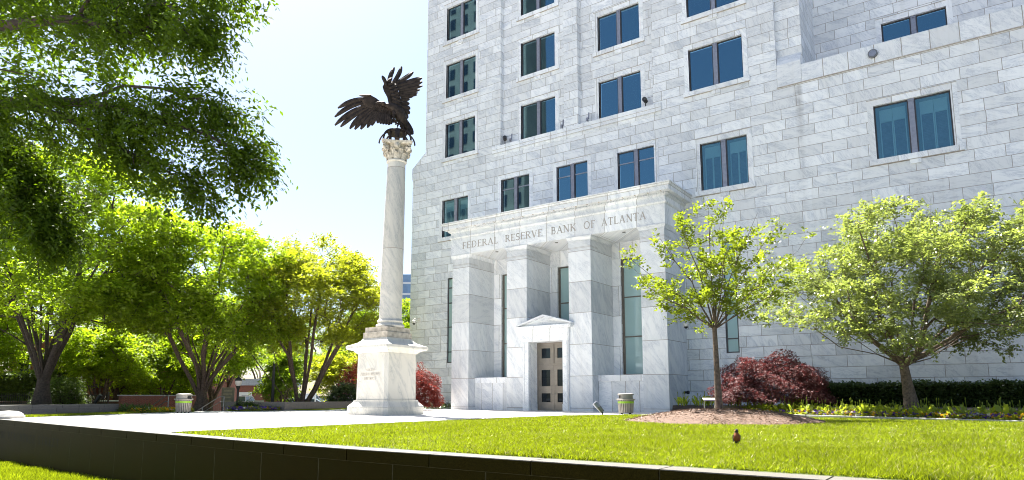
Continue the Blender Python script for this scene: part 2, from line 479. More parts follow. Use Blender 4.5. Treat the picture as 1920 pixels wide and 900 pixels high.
lawn = grid_sheet("lawn", -16.78, 9.0, lambda x: wallY(x) + 0.40, lambda x: kerb_y(x) if x > -14.6 else 36.2, 60, 60, lawn_h, M['soil'])
tag(lawn, kind="structure")
# thin steel edging between plaza and lawn
ed = MB(); ed.box(-16.83, -16.76, 9.0, 28.3, -0.2, 0.012)
tag(ed.build("edging", M['limestone']), kind="structure")


def low_h(x, y):
    return -1.30 - 0.020 * np.clip(-16 - x, 0, 30) - 0.0 * y + 0.03 * np.sin(x * 1.7) * np.cos(y * 1.3)


low = grid_sheet("lower_lawn", -60, -13.5, lambda x: -3.5, lambda x: wallY(x) + 0.3, 60, 30, low_h, M['soil'])
tag(low, kind="structure")
lo2 = grid_sheet("low_bounce_ground", -13.5, 12, lambda x: -3.5, lambda x: wallY(x) + 0.3, 30, 12, low_h, M['bed_soil'])  # unseen dark ground, added so less light bounces onto the wall
tag(lo2, kind="structure")
# planting bed between flower kerb and the bank
def bed_h(x, y):
    d = y - kerb_y(x)
    return 0.06 if d < 2.0 else 0.42
bed = grid_sheet("planting_bed", -14.55, 9.0, lambda x: kerb_y(x) + 0.12, lambda x: 39.66, 40, 40, bed_h, M['bed_soil'])
tag(bed, kind="structure")

q = MB(); q.prism([(-160, -45), (60, -45), (60, -3), (-160, -3)], 'z', -1.9, -1.22)  # unseen pale ground behind the camera, added to bounce light at the facade
tag(q.build("bounce_ground", M['paving']), kind="structure")

# ------------------------------------------------------------------ mulch mound
MC = np.array((-7.05, 21.55))
def mound_h(x, y):
    d = np.hypot((x - MC[0]) / 3.15, (y - MC[1]) / 3.5)
    return 0.44 * np.clip(1 - d * d, -0.2, 1) ** 1.0 if np.isscalar(d) else np.where(d < 1, 0.46 * (1 - d * d) ** 0.9, -0.05)
ang = np.linspace(0, 2 * np.pi, 49)[:-1]
V = []; F = []
for k, rr in enumerate(np.linspace(0.02, 1.05, 14)):
    for a in ang:
        wob = 1 + 0.05 * math.sin(3 * a + 1) + 0.03 * math.sin(7 * a)
        x, y = MC[0] + 3.15 * rr * wob * math.cos(a), MC[1] + 3.5 * rr * wob * math.sin(a)
        z = 0.06 + 0.42 * max(0.0, 1 - rr ** 2.2) + 0.02 * math.sin(x * 9) * math.sin(y * 8) - (0.12 if rr > 1 else 0)
        V.append((x, y, z))
for k in range(13):
    for j in range(48):
        F.append([k * 48 + j, k * 48 + (j + 1) % 48, (k + 1) * 48 + (j + 1) % 48, (k + 1) * 48 + j])
F.append(list(range(48)))
mm = MB(); mm.add(V, F)
tag(mm.build("mulch_mound", M['straw'], smooth=True), kind="structure")


def mound_z(x, y):
    rr = np.hypot((x - MC[0]) / 3.15, (y - MC[1]) / 3.5)
    return 0.06 + 0.42 * np.clip(1 - rr ** 2.2, 0, 1)


def blades(pos, h, lean, wid):
    """one bent two-triangle blade per position: (n,3) base, arrays of height, lean vector, width"""
    n = len(pos); a = rng.uniform(0, 2 * np.pi, n)
    side = np.stack([np.cos(a), np.sin(a), np.zeros(n)], 1) * wid[:, None]
    up = np.zeros((n, 3)); up[:, 2] = h
    mid = pos + up * 0.55 + lean * 0.35; tip = pos + up + lean
    V = np.stack([pos - side, pos + side, mid + side * 0.7, tip, mid - side * 0.7], 1).reshape(-1, 3)
    b = np.arange(n) * 5
    F = np.stack([b, b + 1, b + 2, b + 3, b + 4], 1)
    return V, F


# pine straw strands on the mound
n = 9000
a = rng.uniform(0, 2 * np.pi, n); rr = np.sqrt(rng.uniform(0, 1, n)) * 1.03
p = np.stack([MC[0] + 3.15 * rr * np.cos(a), MC[1] + 3.5 * rr * np.sin(a), np.zeros(n)], 1); p[:, 2] = mound_z(p[:, 0], p[:, 1]) + 0.0
ln = rng.normal(0, 0.09, (n, 3)); ln[:, 2] *= 0.2
V, F = blades(p, rng.uniform(0.01, 0.05, n), ln, rng.uniform(0.004, 0.010, n))
M['straw_bit'] = leaf_mat("straw_strands", (0.125, 0.074, 0.046), (0.07, 0.04, 0.024), 0.1, var=0.6)
tag(arr_obj("pine_straw", V, F, M['straw_bit']), "loose tan pine straw covering the round mound under the young tree", "pine straw", kind="stuff")

# ------------------------------------------------------------------ grass
def in_bare(x, y):
    rr = np.hypot((x - MC[0]) / 3.15, (y - MC[1]) / 3.5); return rr < 0.97


def lawn_points(n, x0, x1, y1):
    x = rng.uniform(x0, x1, n); y = rng.uniform(7.9, y1, n)
    wy = np.vectorize(wallY)(x) + 0.45; ky = np.where(x > -14.6, kerb_y(x), 36)
    k = (y > wy) & (y < ky - 0.02) & ~in_bare(x, y) & (x > -16.72) & ~((x < -13.1) & (y > 28.25 + (x + 16.8) * 1.26))
    return x[k], y[k]


gx, gy = [], []
for (n, x0, x1, y1) in ((190000, -8, 1.5, 12), (180000, -14, 2, 17), (150000, -16.8, 4, 24), (110000, -16.8, 6, 36)):
    x, y = lawn_points(n, x0, x1, y1); gx.append(x); gy.append(y)
gx = np.concatenate(gx); gy = np.concatenate(gy)
pos = np.stack([gx, gy, lawn_h(gx, gy) - 0.005], 1)
patch = 0.5 + 0.5 * np.sin(gx * 1.3 + 2 * np.sin(gy * 0.7)) * np.cos(gy * 1.1 + np.sin(gx * 0.9))
h = rng.uniform(0.025, 0.078, len(gx)) * (0.75 + 0.55 * patch)
lean = rng.normal(0, 0.03, (len(gx), 3)); lean[:, 2] = 0
dist = np.hypot(gx, gy)
V, F = blades(pos, h, lean, rng.uniform(0.0022, 0.0052, len(gx)) * (0.6 + dist / 14))
tag(arr_obj("grass", V, F, M['grass']), "bright green mown grass of the raised lawn behind the dark wall", "grass", kind="stuff")
k = rng.choice(len(gx), 26000, replace=False)
V, F = blades(pos[k], h[k] * 1.08, lean[k] * 1.6, (0.003 + 0.003 * rng.random(len(k))) * (0.7 + dist[k] / 16))
M['highlight_blade'] = leaf_mat("highlight_blades", (0.30, 0.30, 0.16), (0.35, 0.33, 0.14), 0.35, var=0.4, rough=0.3)  # whitish lawn highlights put in as a share of paler blades
tag(arr_obj("highlight_grass", V, F, M['highlight_blade']), "pale straw-coloured blades put in for the whitish highlights of the mown lawn", "grass", kind="stuff")
n = 130000
x = rng.uniform(-34, -14, n); y = rng.uniform(2.0, 10.5, n)
k = (y < np.vectorize(wallY)(x) - 0.02); x, y = x[k], y[k]
h = rng.uniform(0.06, 0.16, len(x)); lean = rng.normal(0, 0.03, (len(x), 3)); lean[:, 2] = 0
V, F = blades(np.stack([x, y, low_h(x, y) - 0.01], 1), h, lean, rng.uniform(0.006, 0.012, len(x)))
tag(arr_obj("grass", V, F, M['grass']), "sunlit grass of the lower lawn at the foot of the lettered wall", "grass", kind="stuff")

# ------------------------------------------------------------------ serif stroke lettering
def arc(cx, cy, rx, ry, a0, a1, n=14):
    return [(cx + rx * math.cos(R(a0 + (a1 - a0) * i / n)), cy + ry * math.sin(R(a0 + (a1 - a0) * i / n))) for i in range(n + 1)]


T_, t_ = 0.15, 0.075
def G(w, *st): return (w, st)
def S(x, y0=0.0, y1=1.0, w=T_): return ([(x, y0), (x, y1)], w)
def srf(x, y, h=0.13): return ([(x - h, y), (x + h, y)], 0.055)
GLYPH = {
    'F': G(.58, S(.14), srf(.14, .03), srf(.14, .97), ([(.14, .965), (.55, .965), (.55, .85)], .07), ([(.14, .52), (.45, .52)], .07)),
    'E': G(.60, S(.14), srf(.14, .03), ([(.05, .965), (.56, .965), (.56, .85)], .07), ([(.14, .52), (.46, .52)], .07), ([(.05, .035), (.58, .035), (.60, .17)], .07)),
    'L': G(.58, S(.14), srf(.14, .97), ([(.05, .035), (.55, .035), (.57, .2)], .07)),
    'T': G(.66, S(.33), srf(.33, .03), ([(.02, .82), (.02, .965), (.64, .965), (.64, .82)], .07)),
    'I': G(.28, S(.14), srf(.14, .03), srf(.14, .97)),
    'H': G(.82, S(.16), S(.66), srf(.16, .03), srf(.16, .97), srf(.66, .03), srf(.66, .97), ([(.16, .5), (.66, .5)], .07)),
    'N': G(.84, S(.14, w=.075), S(.70, w=.075), ([(.14, .98), (.70, .02)], T_), srf(.14, .03), srf(.08, .97, .1), srf(.70, .97)),
    'K': G(.76, S(.14), srf(.14, .03), srf(.14, .97), ([(.16, .42), (.62, .97)], .075), ([(.30, .57), (.70, .03)], T_), srf(.62, .97), srf(.66, .03)),
    'A': G(.80, ([(.10, .02), (.39, .99)], .075), ([(.39, .99), (.70, .02)], T_), ([(.2, .36), (.58, .36)], .065), srf(.10, .03), srf(.70, .03)),
    'V': G(.80, ([(.10, .98), (.40, .01)], T_), ([(.40, .01), (.70, .98)], .075), srf(.10, .97), srf(.70, .97)),
    'X': G(.76, ([(.10, .98), (.64, .02)], T_), ([(.64, .98), (.10, .02)], .075), srf(.10, .97), srf(.64, .97), srf(.10, .03), srf(.64, .03)),
    'R': G(.74, S(.14), srf(.14, .03), ([(.05, .965), (.3, .965)] + arc(.36, .74, .2, .225, 90, -90) + [(.14, .515)], .085), ([(.34, .51), (.68, .03)], .13), srf(.66, .03, .09)),
    'P': G(.66, S(.14), srf(.14, .03), ([(.05, .965), (.3, .965)] + arc(.36, .73, .2, .235, 90, -90) + [(.14, .495)], .085)),
    'B': G(.68, S(.14), ([(.05, .965), (.3, .965)] + arc(.34, .755, .18, .21, 90, -90) + [(.14, .545)], .085), ([(.14, .545), (.32, .545)] + arc(.36, .29, .22, .255, 90, -90) + [(.05, .035)], .085)),
    'D': G(.82, S(.14), ([(.05, .965), (.3, .965)] + arc(.34, .5, .38, .465, 90, -90) + [(.05, .035)], .095)),
    'O': G(.90, (arc(.44, .5, .37, .48, 0, 360, 26), .11)),
    '0': G(.66, (arc(.32, .5, .26, .48, 0, 360, 24), .11)),
    '1': G(.4, S(.2), srf(.2, .03), ([(.05, .82), (.2, .97)], .07)),
    'C': G(.78, (arc(.44, .5, .37, .48, 45, 315, 22), .105), ([(.70, .72), (.70, .94)], .055)),
    'S': G(.60, (arc(.29, .735, .21, .235, 30, 270, 14) + arc(.29, .255, .225, .245, 90, -150, 14), .105)),
}


def lettering(text, height, wscale=1.0, spacing=0.12, space=0.55):
    """returns list of quads (x,z) in a unit plane, and total width"""
    quads = []; x = 0.0; pos = []
    for ch in text:
        if ch == ' ': x += space * height * wscale; continue
        w, st = GLYPH[ch]
        for pts, th in st:
            for (ax, ay), (bx, by) in zip(pts[:-1], pts[1:]):
                dx, dy = bx - ax, by - ay; l = math.hypot(dx, dy)
                if l < 1e-6: continue
                nx, ny = -dy / l * th / 2, dx / l * th / 2; ex, ey = dx / l * .012, dy / l * .012
                quads.append([(x + q[0] * height * wscale, q[1] * height) for q in ((ax + nx - ex, ay + ny - ey), (ax - nx - ex, ay - ny - ey), (bx - nx + ex, by - ny + ey), (bx + nx + ex, by + ny + ey))])
        x += (w + spacing) * height * wscale
    return quads, x


# ================================================================== THE BANK
YW, YF = 39.68, 36.64
bank = thing("bank_building", "tall white marble bank building with a pillared entrance portico and blue windows", "building", (-15.0, 39.68, 0.0))


def wall_holes(mb, x0, x1, z0, z1, holes, y, depth):
    xs = sorted({x0, x1, *[h for q in holes for h in q[:2]]}); zs = sorted({z0, z1, *[h for q in holes for h in q[2:]]})
    xs = [x for x in xs if x0 <= x <= x1]; zs = [z for z in zs if z0 <= z <= z1]
    for i in range(len(xs) - 1):
        for j in range(len(zs) - 1):
            mx, mz = (xs[i] + xs[i + 1]) / 2, (zs[j] + zs[j + 1]) / 2
            if any(a < mx < b_ and c < mz < d for a, b_, c, d in holes): continue
            mb.add([(xs[i], y, zs[j]), (xs[i + 1], y, zs[j]), (xs[i + 1], y, zs[j + 1]), (xs[i], y, zs[j + 1])], [[0, 1, 2, 3]])
    for a, b_, c, d in holes:
        mb.add([(a, y, c), (a, y + depth, c), (a, y + depth, d), (a, y, d)], [[0, 1, 2, 3]])
        mb.add([(b_, y, c), (b_, y, d), (b_, y + depth, d), (b_, y + depth, c)], [[0, 1, 2, 3]])
        mb.add([(a, y, d), (a, y + depth, d), (b_, y + depth, d), (b_, y, d)], [[0, 1, 2, 3]])
        mb.add([(a, y, c), (b_, y, c), (b_, y + depth, c), (a, y + depth, c)], [[0, 1, 2, 3]])


# windows: (x0, x1, z0, z1, wall plane, kind)
BAY = YW + 0.40
PIER = YW + 0.0
SET = 44.2
WIN_LOW = [(-34.95, -32.28, 13.55, 16.64, 'shutter'), (-29.05, -26.48, 13.55, 17.26, 'bar'), (-24.13, -21.6, 13.55, 17.26, 'bar'), (-19.3, -16.66, 13.55, 17.26, 'bar'),
           (-13.6, -10.71, 13.55, 16.6, 'shutter'), (-3.93, -0.41, 13.55, 16.58, 'shutter')]
WIN_COL1 = [(-34.72, -31.62, 20.15, 23.08, 'std'), (-34.72, -31.62, 25.25, 28.25, 'std'), (-34.72, -31.62, 30.3, 33.3, 'std')]
WIN_BAY2 = [(-27.48, -24.42, 20.2, 22.93, 'std'), (-27.48, -24.42, 25.22, 28.02, 'std'), (-27.48, -24.42, 30.24, 33.04, 'std')]
WIN_BAY3 = [(-20.83, -17.63, 20.2, 22.93, 'std'), (-20.83, -17.63, 25.22, 27.9, 'std'), (-20.83, -17.63, 30.24, 32.9, 'std')]
WIN_COL5 = [(-14.13, -10.72, 20.2, 23.05, 'std'), (-14.13, -10.72, 25.25, 28.1, 'std')]
WIN_SET = [(-3.62, -0.28, 20.5, 23.46, 'std')]
NICHE = [(-28.96, -27.04, 2.26, 9.92), (-24.1, -22.06, 5.0, 9.92), (-19.24, -17.1, 2.26, 9.92)]
SLOT = [(-34.3, -33.45, 3.5, 10.2), (-12.5, -11.72, 3.45, 10.2)]

low_holes = [w[:4] for w in WIN_LOW] + SLOT + NICHE
w = MB(); wall_holes(w, -38.3, 14.0, -0.5, 19.0, low_holes, YW, 0.24)
# left end of the tower: foot, chamfer and side
w.add([(-38.3, YW, -0.5), (-38.3, YW, 19.0), (-38.3, 62, 19.0), (-38.3, 62, -0.5)], [[0, 1, 2, 3]])
w.add([(14.0, YW, -0.5), (14.0, 62, -0.5), (14.0, 62, 19.0), (14.0, YW, 19.0)], [[0, 1, 2, 3]])
w.build("lower_wall", M['wall'], bank)
w = MB()
w.prism([(-38.36, 19.0), (-38.36, 19.95), (-37.0, 21.05), (-36.9, 21.05), (-36.9, 19.0)], 'y', YW - 0.03, 62)
w.build("chamfered_shoulder", M['wall'], bank)
TOP = 35.6
w = MB()
Z2 = 19.0
wall_holes(w, -36.9, -29.14, Z2, TOP, [q[:4] for q in WIN_COL1], YW, 0.24)
wall_holes(w, -23.44, -22.29, Z2, TOP, [], YW, 0.24)
wall_holes(w, -16.61, -8.80, Z2, TOP, [q[:4] for q in WIN_COL5], YW, 0.24)
for x0, x1, ww in ((-29.14, -23.44, WIN_BAY2), (-22.29, -16.61, WIN_BAY3)):
    wall_holes(w, x0, x1, 20.0, TOP, [q[:4] for q in ww], BAY, 0.24); wall_holes(w, x0, x1, Z2, 19.995, [], YW, 0.24)
    w.add([(x0, YW, Z2), (x0, BAY, Z2), (x0, BAY, TOP), (x0, YW, TOP)], [[0, 1, 2, 3]])
    w.add([(x1, YW, Z2), (x1, YW, TOP), (x1, BAY, TOP), (x1, BAY, Z2)], [[0, 1, 2, 3]])
w.add([(-36.9, YW, 21), (-36.9, YW, TOP), (-36.9, 62, TOP), (-36.9, 62, 21)], [[0, 1, 2, 3]])
# corner pier set back a hand's breadth, and the tower's side
PY = YW + 0.28
w.add([(-8.80, YW, Z2), (-8.80, YW, TOP), (-8.80, PY, TOP), (-8.80, PY, Z2)], [[0, 1, 2, 3]])
w.add([(-8.80, PY, Z2), (-7.40, PY, Z2), (-7.40, PY, TOP), (-8.80, PY, TOP)], [[0, 1, 2, 3]])
w.add([(-7.40, PY, Z2), (-7.40, 62, Z2), (-7.40, 62, TOP), (-7.40, PY, TOP)], [[0, 1, 2, 3]])
w.add([(-36.9, YW, TOP), (-7.4, YW, TOP), (-7.4, 62, TOP), (-36.9, 62, TOP)], [[0, 1, 2, 3]])
w.build("tower_wall", M['wall'], bank)
w = MB(); w.box(-15, -7.42, 41.5, 61.9, TOP - .1, 48.0); w.build("sun_blocker", M['wall'], bank)  # unseen block added on the roof to keep sun off the coping
# pier weathering: the sloped stone where pier meets parapet
w = MB(); w.prism([(YW - 0.055, 19.0), (YW - 0.055, 20.35), (PY - 0.005, 20.98), (PY - 0.005, 19.0)], 'x', -8.78, -7.44)
w.build("weathering_stone", M['plain'], bank)
w = MB(); wall_holes(w, -7.39, 14.0, 18.5, 46.0, [q[:4] for q in WIN_SET], SET, 0.24)  # carried up out of view, above the roof, to shade the coping
w.build("setback_wall", M['wall'], bank)
# parapet and coping right of the tower
w = MB(); w.box(-7.43, 14.0, YW - 0.055, YW + 0.6, 19.0, 20.06)
w.build("parapet", M['coping'], bank)
w = MB(); w.prism([(YW - 0.055, 20.063), (YW + 0.62, 20.40), (YW + 0.62, 20.063)], 'x', -7.40, 14.0)
w.build("coping", M['coping'], bank)
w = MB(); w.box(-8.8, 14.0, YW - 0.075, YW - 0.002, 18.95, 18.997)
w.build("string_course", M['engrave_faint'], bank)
w = MB(); w.box(-7.4, 14.0, YW + 0.62, SET, 18.9, 19.0)
w.build("terrace_roof", M['limestone'], bank)
# ledge under the two recessed bays
w = MB()
w.prism([(YW - 0.10, 19.42), (YW - 0.10, 20.0), (BAY - 0.01, 20.14), (BAY - 0.01, 19.42)], 'x', -29.85, -16.05)
w.prism([(YW - 0.03, 19.2), (YW - 0.03, 19.417), (YW + .1, 19.417), (YW + .1, 19.2)], 'x', -29.85, -16.05)
w.build("ledge", M['trim'], bank)
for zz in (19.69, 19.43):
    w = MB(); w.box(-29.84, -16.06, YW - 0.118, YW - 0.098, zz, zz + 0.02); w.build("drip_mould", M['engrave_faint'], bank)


def window(x0, x1, z0, z1, kind, y):
    yg = y + 0.17
    f = MB()
    t = 0.07
    xm = (x0 + x1) / 2; mw = 0.13
    for a, b_ in ((x0, xm - mw), (xm + mw, x1)):
        f.box(a, a + t, yg - 0.03, yg + 0.05, z0, z1); f.box(b_ - t, b_, yg - 0.03, yg + 0.05, z0, z1)
        f.box(a + t, b_ - t, yg - 0.03, yg + 0.05, z1 - t, z1); f.box(a + t, b_ - t, yg - 0.03, yg + 0.05, z0, z0 + t * .7)
    o = f.build("window", M['frame'], bank)
    p_ = MB()
    for a, b_ in ((x0 + t, xm - mw - t), (xm + mw + t, x1 - t)):
        p_.add([(a, yg, z0 + t * .7), (b_, yg, z0 + t * .7), (b_, yg, z1 - t), (a, yg, z1 - t)], [[0, 1, 2, 3]])
    p_.build("pane", M['glass'] if kind != 'shutter' else M['glass_teal'], o)
    m_ = MB(); m_.box(xm - mw, xm + mw, yg - 0.10, yg + 0.06, z0, z1 - 0.12); m_.box(xm - mw - .012, xm + mw + .012, yg - 0.13, yg + 0.06, z1 - 0.12, z1 - .003)
    m_.build("mullion", M['mullion'], o)
    if kind == 'bar':
        for a, b_ in ((x0 + t, xm - mw - t), (xm + mw + t, x1 - t)):
            q = MB(); q.box(a, b_, yg - 0.035, yg + 0.03, z1 - 0.85, z1 - 0.77); q.build("transom_bar", M['mullion'], o)
    # behind the glass
    q = MB(); q.box(x0 - .1, x1 + .1, yg + 0.45, yg + 0.5, z0 - .1, z1 + .1)
    q.build("blind_or_dark_back", M['shade'] if kind == 'shutter' else M['interior'], o)
    if kind == 'shutter':
        for a, b_ in ((x0 + t, xm - mw - t), (xm + mw + t, x1 - t)):
            wv = b_ - a
            for c in (0.14, 0.56):
                q = MB(); s0, s1 = a + wv * c, a + wv * (c + 0.34)
                zt = z1 - 0.95
                k = z0 + 0.15
                while k < zt:
                    q.add([(s0, yg + .20, k), (s1, yg + .20, k), (s1, yg + .25, k + .09), (s0, yg + .25, k + .09)], [[0, 1, 2, 3]]); k += 0.085
                q.build("shutter", M['mullion'], o)
                q = MB(); q.box(s0 - .05, s0, yg + .18, yg + .26, z0, z1 - .2); q.box(s1, s1 + .05, yg + .18, yg + .26, z0, z1 - .2)
                q.box(s0, s1, yg + .18, yg + .26, zt + .05, z1 - .2); q.build("shutter_frame", M['shutter'], o)
    # stone surround: jambs, lintel with a lip, sill with a tab
    sw = 0.30
    s_ = MB()
    s_.box(x0 - sw, x0, y - 0.022, y + .12, z0, z1); s_.box(x1, x1 + sw, y - 0.022, y + .12, z0, z1)
    s_.box(x0 - sw, x1 + sw, y - 0.022, y + .12, z1 + .002, z1 + 0.36)
    s_.build("surround", M['trim'], o)
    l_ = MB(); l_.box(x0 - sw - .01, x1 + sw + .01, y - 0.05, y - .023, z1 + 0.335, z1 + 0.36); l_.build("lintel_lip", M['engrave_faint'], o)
    if kind != 'bar' and not (y == BAY and abs(z0 - 20.2) < .1):
        s_ = MB(); s_.box(x0 - sw - .08, x1 + sw + .08, y - 0.11, y + .14, z0 - 0.30, z0 - .003)
        s_.box(xm - .26, xm + .26, y - 0.075, y + .02, z0 - 0.56, z0 - .302)
        s_.build("sill", M['trim'], o)
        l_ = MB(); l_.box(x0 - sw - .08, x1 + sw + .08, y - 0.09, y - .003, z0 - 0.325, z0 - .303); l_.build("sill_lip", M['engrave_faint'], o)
    elif kind == 'bar':
        s_ = MB(); s_.box(x0 + .3, x1 - .1, 36.9, 37.5, 13.46, 13.62); s_.build("sill", M['plain'], o)
    return o


for q in WIN_LOW + WIN_COL1 + WIN_COL5: window(*q, YW)
for q in WIN_BAY2 + WIN_BAY3: window(*q, BAY)
for q in WIN_SET: window(*q, SET)


def tall_window(x0, x1, z0, z1, y, bars, fw=0.16):
    f = MB()
    f.box(x0, x0 + fw, y - .03, y + .1, z0, z1); f.box(x1 - fw, x1, y - .03, y + .1, z0, z1)
    f.box(x0 + fw, x1 - fw, y - .03, y + .1, z1 - .1, z1); f.box(x0 + fw, x1 - fw, y - .03, y + .1, z0, z0 + .08)
    for k in bars: f.box(x0 + fw, x1 - fw, y - .03, y + .08, k - .04, k + .04)
    o = f.build("tall_window", M['frame'] if fw < .1 else M['door_frame'], bank)
    p_ = MB(); p_.add([(x0 + fw, y, z0 + .08), (x1 - fw, y, z0 + .08), (x1 - fw, y, z1 - .1), (x0 + fw, y, z1 - .1)], [[0, 1, 2, 3]]); p_.build("pane", M['glass_film'], o)
    q = MB(); q.box(x0 - .1, x1 + .1, y + .25, y + .3, z0 - .1, z1 + .1); q.build("blind_or_dark_back", M['shade'], o)
    return o


M['door_frame'] = simple("dark_bronze_frame", (0.13, 0.115, 0.095), 0.42, metal=0.5)
for x0, x1, z0, z1 in NICHE: tall_window(x0, x1, z0, z1, YW + .1, (4.75, 7.35), 0.17)
tall_window(*SLOT[0], YW + .12, (4.35, 6.3, 8.2, 9.4), 0.09)
tall_window(*SLOT[1], YW + .12, (4.3, 7.0, 9.0), 0.09)

# --- portico
PX = [(-31.2, -29.65), (-26.34, -24.70), (-21.45, -19.84), (-16.48, -14.90)]
for i, (a, b_) in enumerate(PX):
    m_ = MB(); m_.box(a, b_, YF, YW - 0.004, -0.3, 10.78)
    o = m_.build("pillar", M['pillar'], bank, bevel=0.012)
    c_ = MB()
    rings = []
    for z, e in ((10.783, 0.03), (10.84, 0.03), (11.03, 0.13), (11.047, 0.13)):
        rings.append([(a - e, YF - e, z), (b_ + e, YF - e, z), (b_ + e, YW - .1, z), (a - e, YW - .1, z)])
    c_.loft(rings); c_.build("pillar_cap", M['plain'], o)
    c_ = MB()
    for zz in (10.30, 10.36): c_.box(a - .003, b_ + .003, YF - .004, YF + 1.0, zz, zz + .018)
    c_.build("groove_band", M['engrave'], o)
ex0, ex1 = -31.32, -14.80
e = MB(); e.box(ex0, ex1, YF - 0.05, YW - 0.004, 11.05, 12.28)
ent = e.build("entablature", M['frieze'], bank, bevel=0.008)
e = MB()
def ring(o_, z): return [(ex0 - o_, YF - .05 - o_, z), (ex1 + o_, YF - .05 - o_, z), (ex1 + o_, YW - .004, z), (ex0 - o_, YW - .004, z)]
e.loft([ring(.03, 12.283), ring(.05, 12.30), ring(.12, 12.36), ring(.12, 12.42), ring(.02, 12.44), ring(.02, 12.74), ring(.16, 12.80), ring(.16, 12.92), ring(.46, 12.96), ring(.46, 13.24), ring(.50, 13.27), ring(.56, 13.36), ring(.58, 13.44)])
cor = e.build("cornice", M['frieze'], ent)
d = MB(); xx = ex0 - .1
while xx < ex1 + .1:
    d.box(xx, xx + .045, YF - .05 - .22, YF - .05 - .162, 12.83, 12.915); xx += 0.105
yy = YF - .1
while yy < YW - .3:
    d.box(ex1 + .162, ex1 + .22, yy, yy + .045, 12.83, 12.915); yy += .105
d.build("dentil_row", M['plain'], cor)["kind"] = "stuff"
d = MB(); xx = ex0
while xx < ex1:
    d.box(xx, xx + .05, YF - .05 - .40, YF - .05 - .163, 12.925, 12.962); xx += 0.82
d.build("mutule_row", M['weathered'], cor)
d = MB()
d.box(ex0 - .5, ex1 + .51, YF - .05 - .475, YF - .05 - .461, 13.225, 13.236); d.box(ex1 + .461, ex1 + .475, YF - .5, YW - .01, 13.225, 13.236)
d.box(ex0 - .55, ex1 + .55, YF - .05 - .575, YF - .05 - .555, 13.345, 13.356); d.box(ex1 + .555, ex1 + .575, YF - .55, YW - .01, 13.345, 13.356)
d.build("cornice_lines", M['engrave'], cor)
# inscription
words = [("FEDERAL", -30.25, -27.0), ("RESERVE", -26.44, -23.34), ("BANK", -22.71, -20.78), ("OF", -20.27, -19.39), ("ATLANTA", -19.0, -15.95)]
for tx, x0, x1 in words:
    ins = MB()
    q, wd = lettering(tx, 0.48); s_ = (x1 - x0) / wd
    for quad in q:
        P = [(x0 + a * s_, YF - .05 - .006, 11.47 + z) for a, z in quad]
        ins.add(P + [(a, YF - .05 + .01, z) for a, _, z in P], [[0, 1, 2, 3], [4, 7, 6, 5], [0, 4, 5, 1], [1, 5, 6, 2], [2, 6, 7, 3], [3, 7, 4, 0]])
    ins.build("inscription", M['engrave'], ent)
# niche: back wall strip jambs, soffits, low walls
s_ = MB()
for (a, b_) in ((-29.65, -26.34), (-24.70, -21.45), (-19.84, -16.48)):
    s_.box(a + .002, b_ - .002, YW - .09, YW - .005, 9.95, 11.045)
nb = s_.build("niche_lintel", M['panel'], bank)
s_ = MB()
for (a, b_), (x0, x1, z0, z1) in zip(((-29.65, -26.34), (-24.70, -21.45), (-19.84, -16.48)), NICHE):
    s_.box(a + .002, x0 - .02, YW - .06, YW - .005, -.1, 9.948); s_.box(x1 + .02, b_ - .002, YW - .06, YW - .005, -.1, 9.948)
s_.build("niche_jamb", M['niche'], bank)
for (a, b_) in ((-29.65, -26.34), (-19.84, -16.48)):
    s_ = MB(); s_.box(a + .002, b_ - .002, 37.42, YW - .07, -0.1, 1.84); o = s_.build("low_wall", M['panel'], bank)
    s_ = MB(); s_.box(a + .002, b_ - .002, 37.36, YW - .07, 1.843, 2.22); s_.build("wall_cap", M['trim'], o)
for (a, b_) in ((-29.65, -26.34), (-24.70, -21.45), (-19.84, -16.48)):
    xm = (a + b_) / 2
    for k in (0.18, 0.42):
        s_ = MB(); s_.box(a + k, a + k + .02, YF + .5, YW - .4, 11.044, 11.048); s_.build("soffit_groove", M['weathered'], ent)
    s_ = MB(); s_.lathe([(0.11, 11.02), (0.11, 11.049)], (xm + .4, YF + .55), 16); s_.build("soffit_light", M['steel'], ent)
# --- entrance
ds = MB(); yS = YF - .12
ds.box(-24.92, -24.5, yS, 37.72, 0.45, 4.45); ds.box(-21.9, -21.46, yS, 37.72, 0.45, 4.45)
ds.box(-24.95, -24.48, yS - .03, 37.72, -.1, 0.447); ds.box(-21.92, -21.43, yS - .03, 37.72, -.1, 0.447)
ds.box(-24.96, -21.42, yS - .02, 37.72, 4.453, 4.82)
ds.box(-24.98, -21.40, yS - .05, 37.72, 4.823, 5.27)
door_s = ds.build("door_surround", M['trim'], bank, bevel=0.012)
q = MB(); q.box(-24.86, -24.80, yS - .02, yS - .002, .46, 4.44); q.box(-21.60, -21.54, yS - .02, yS - .002, .46, 4.44); q.build("jamb_fillet", M['plain'], door_s)
q = MB(); q.box(-25.18, -21.20, yS - .22, 37.72, 5.273, 5.38); q.box(-25.25, -21.13, yS - .29, 37.72, 5.383, 5.47); ped = q.build("door_cornice", M['trim'], door_s, bevel=0.012)
q = MB(); q.prism([(-25.25, 5.473), (-21.13, 5.473), (-21.13, 5.52), (-23.19, 6.10), (-25.25, 5.52)], 'y', yS - .02, 37.7); q.build("pediment", M['plain'], ped)
q = MB(); q.loft([[(-25.27, yS - .29, 5.475), (-25.27, yS - .29, 5.58), (-25.27, 37.7, 5.58), (-25.27, 37.7, 5.475)], [(-23.19, yS - .29, 6.06), (-23.19, yS - .29, 6.18), (-23.19, 37.7, 6.18), (-23.19, 37.7, 6.06)], [(-21.11, yS - .29, 5.475), (-21.11, yS - .29, 5.58), (-21.11, 37.7, 5.58), (-21.11, 37.7, 5.475)]])
q.build("raking_cornice", M['plain'], ped)
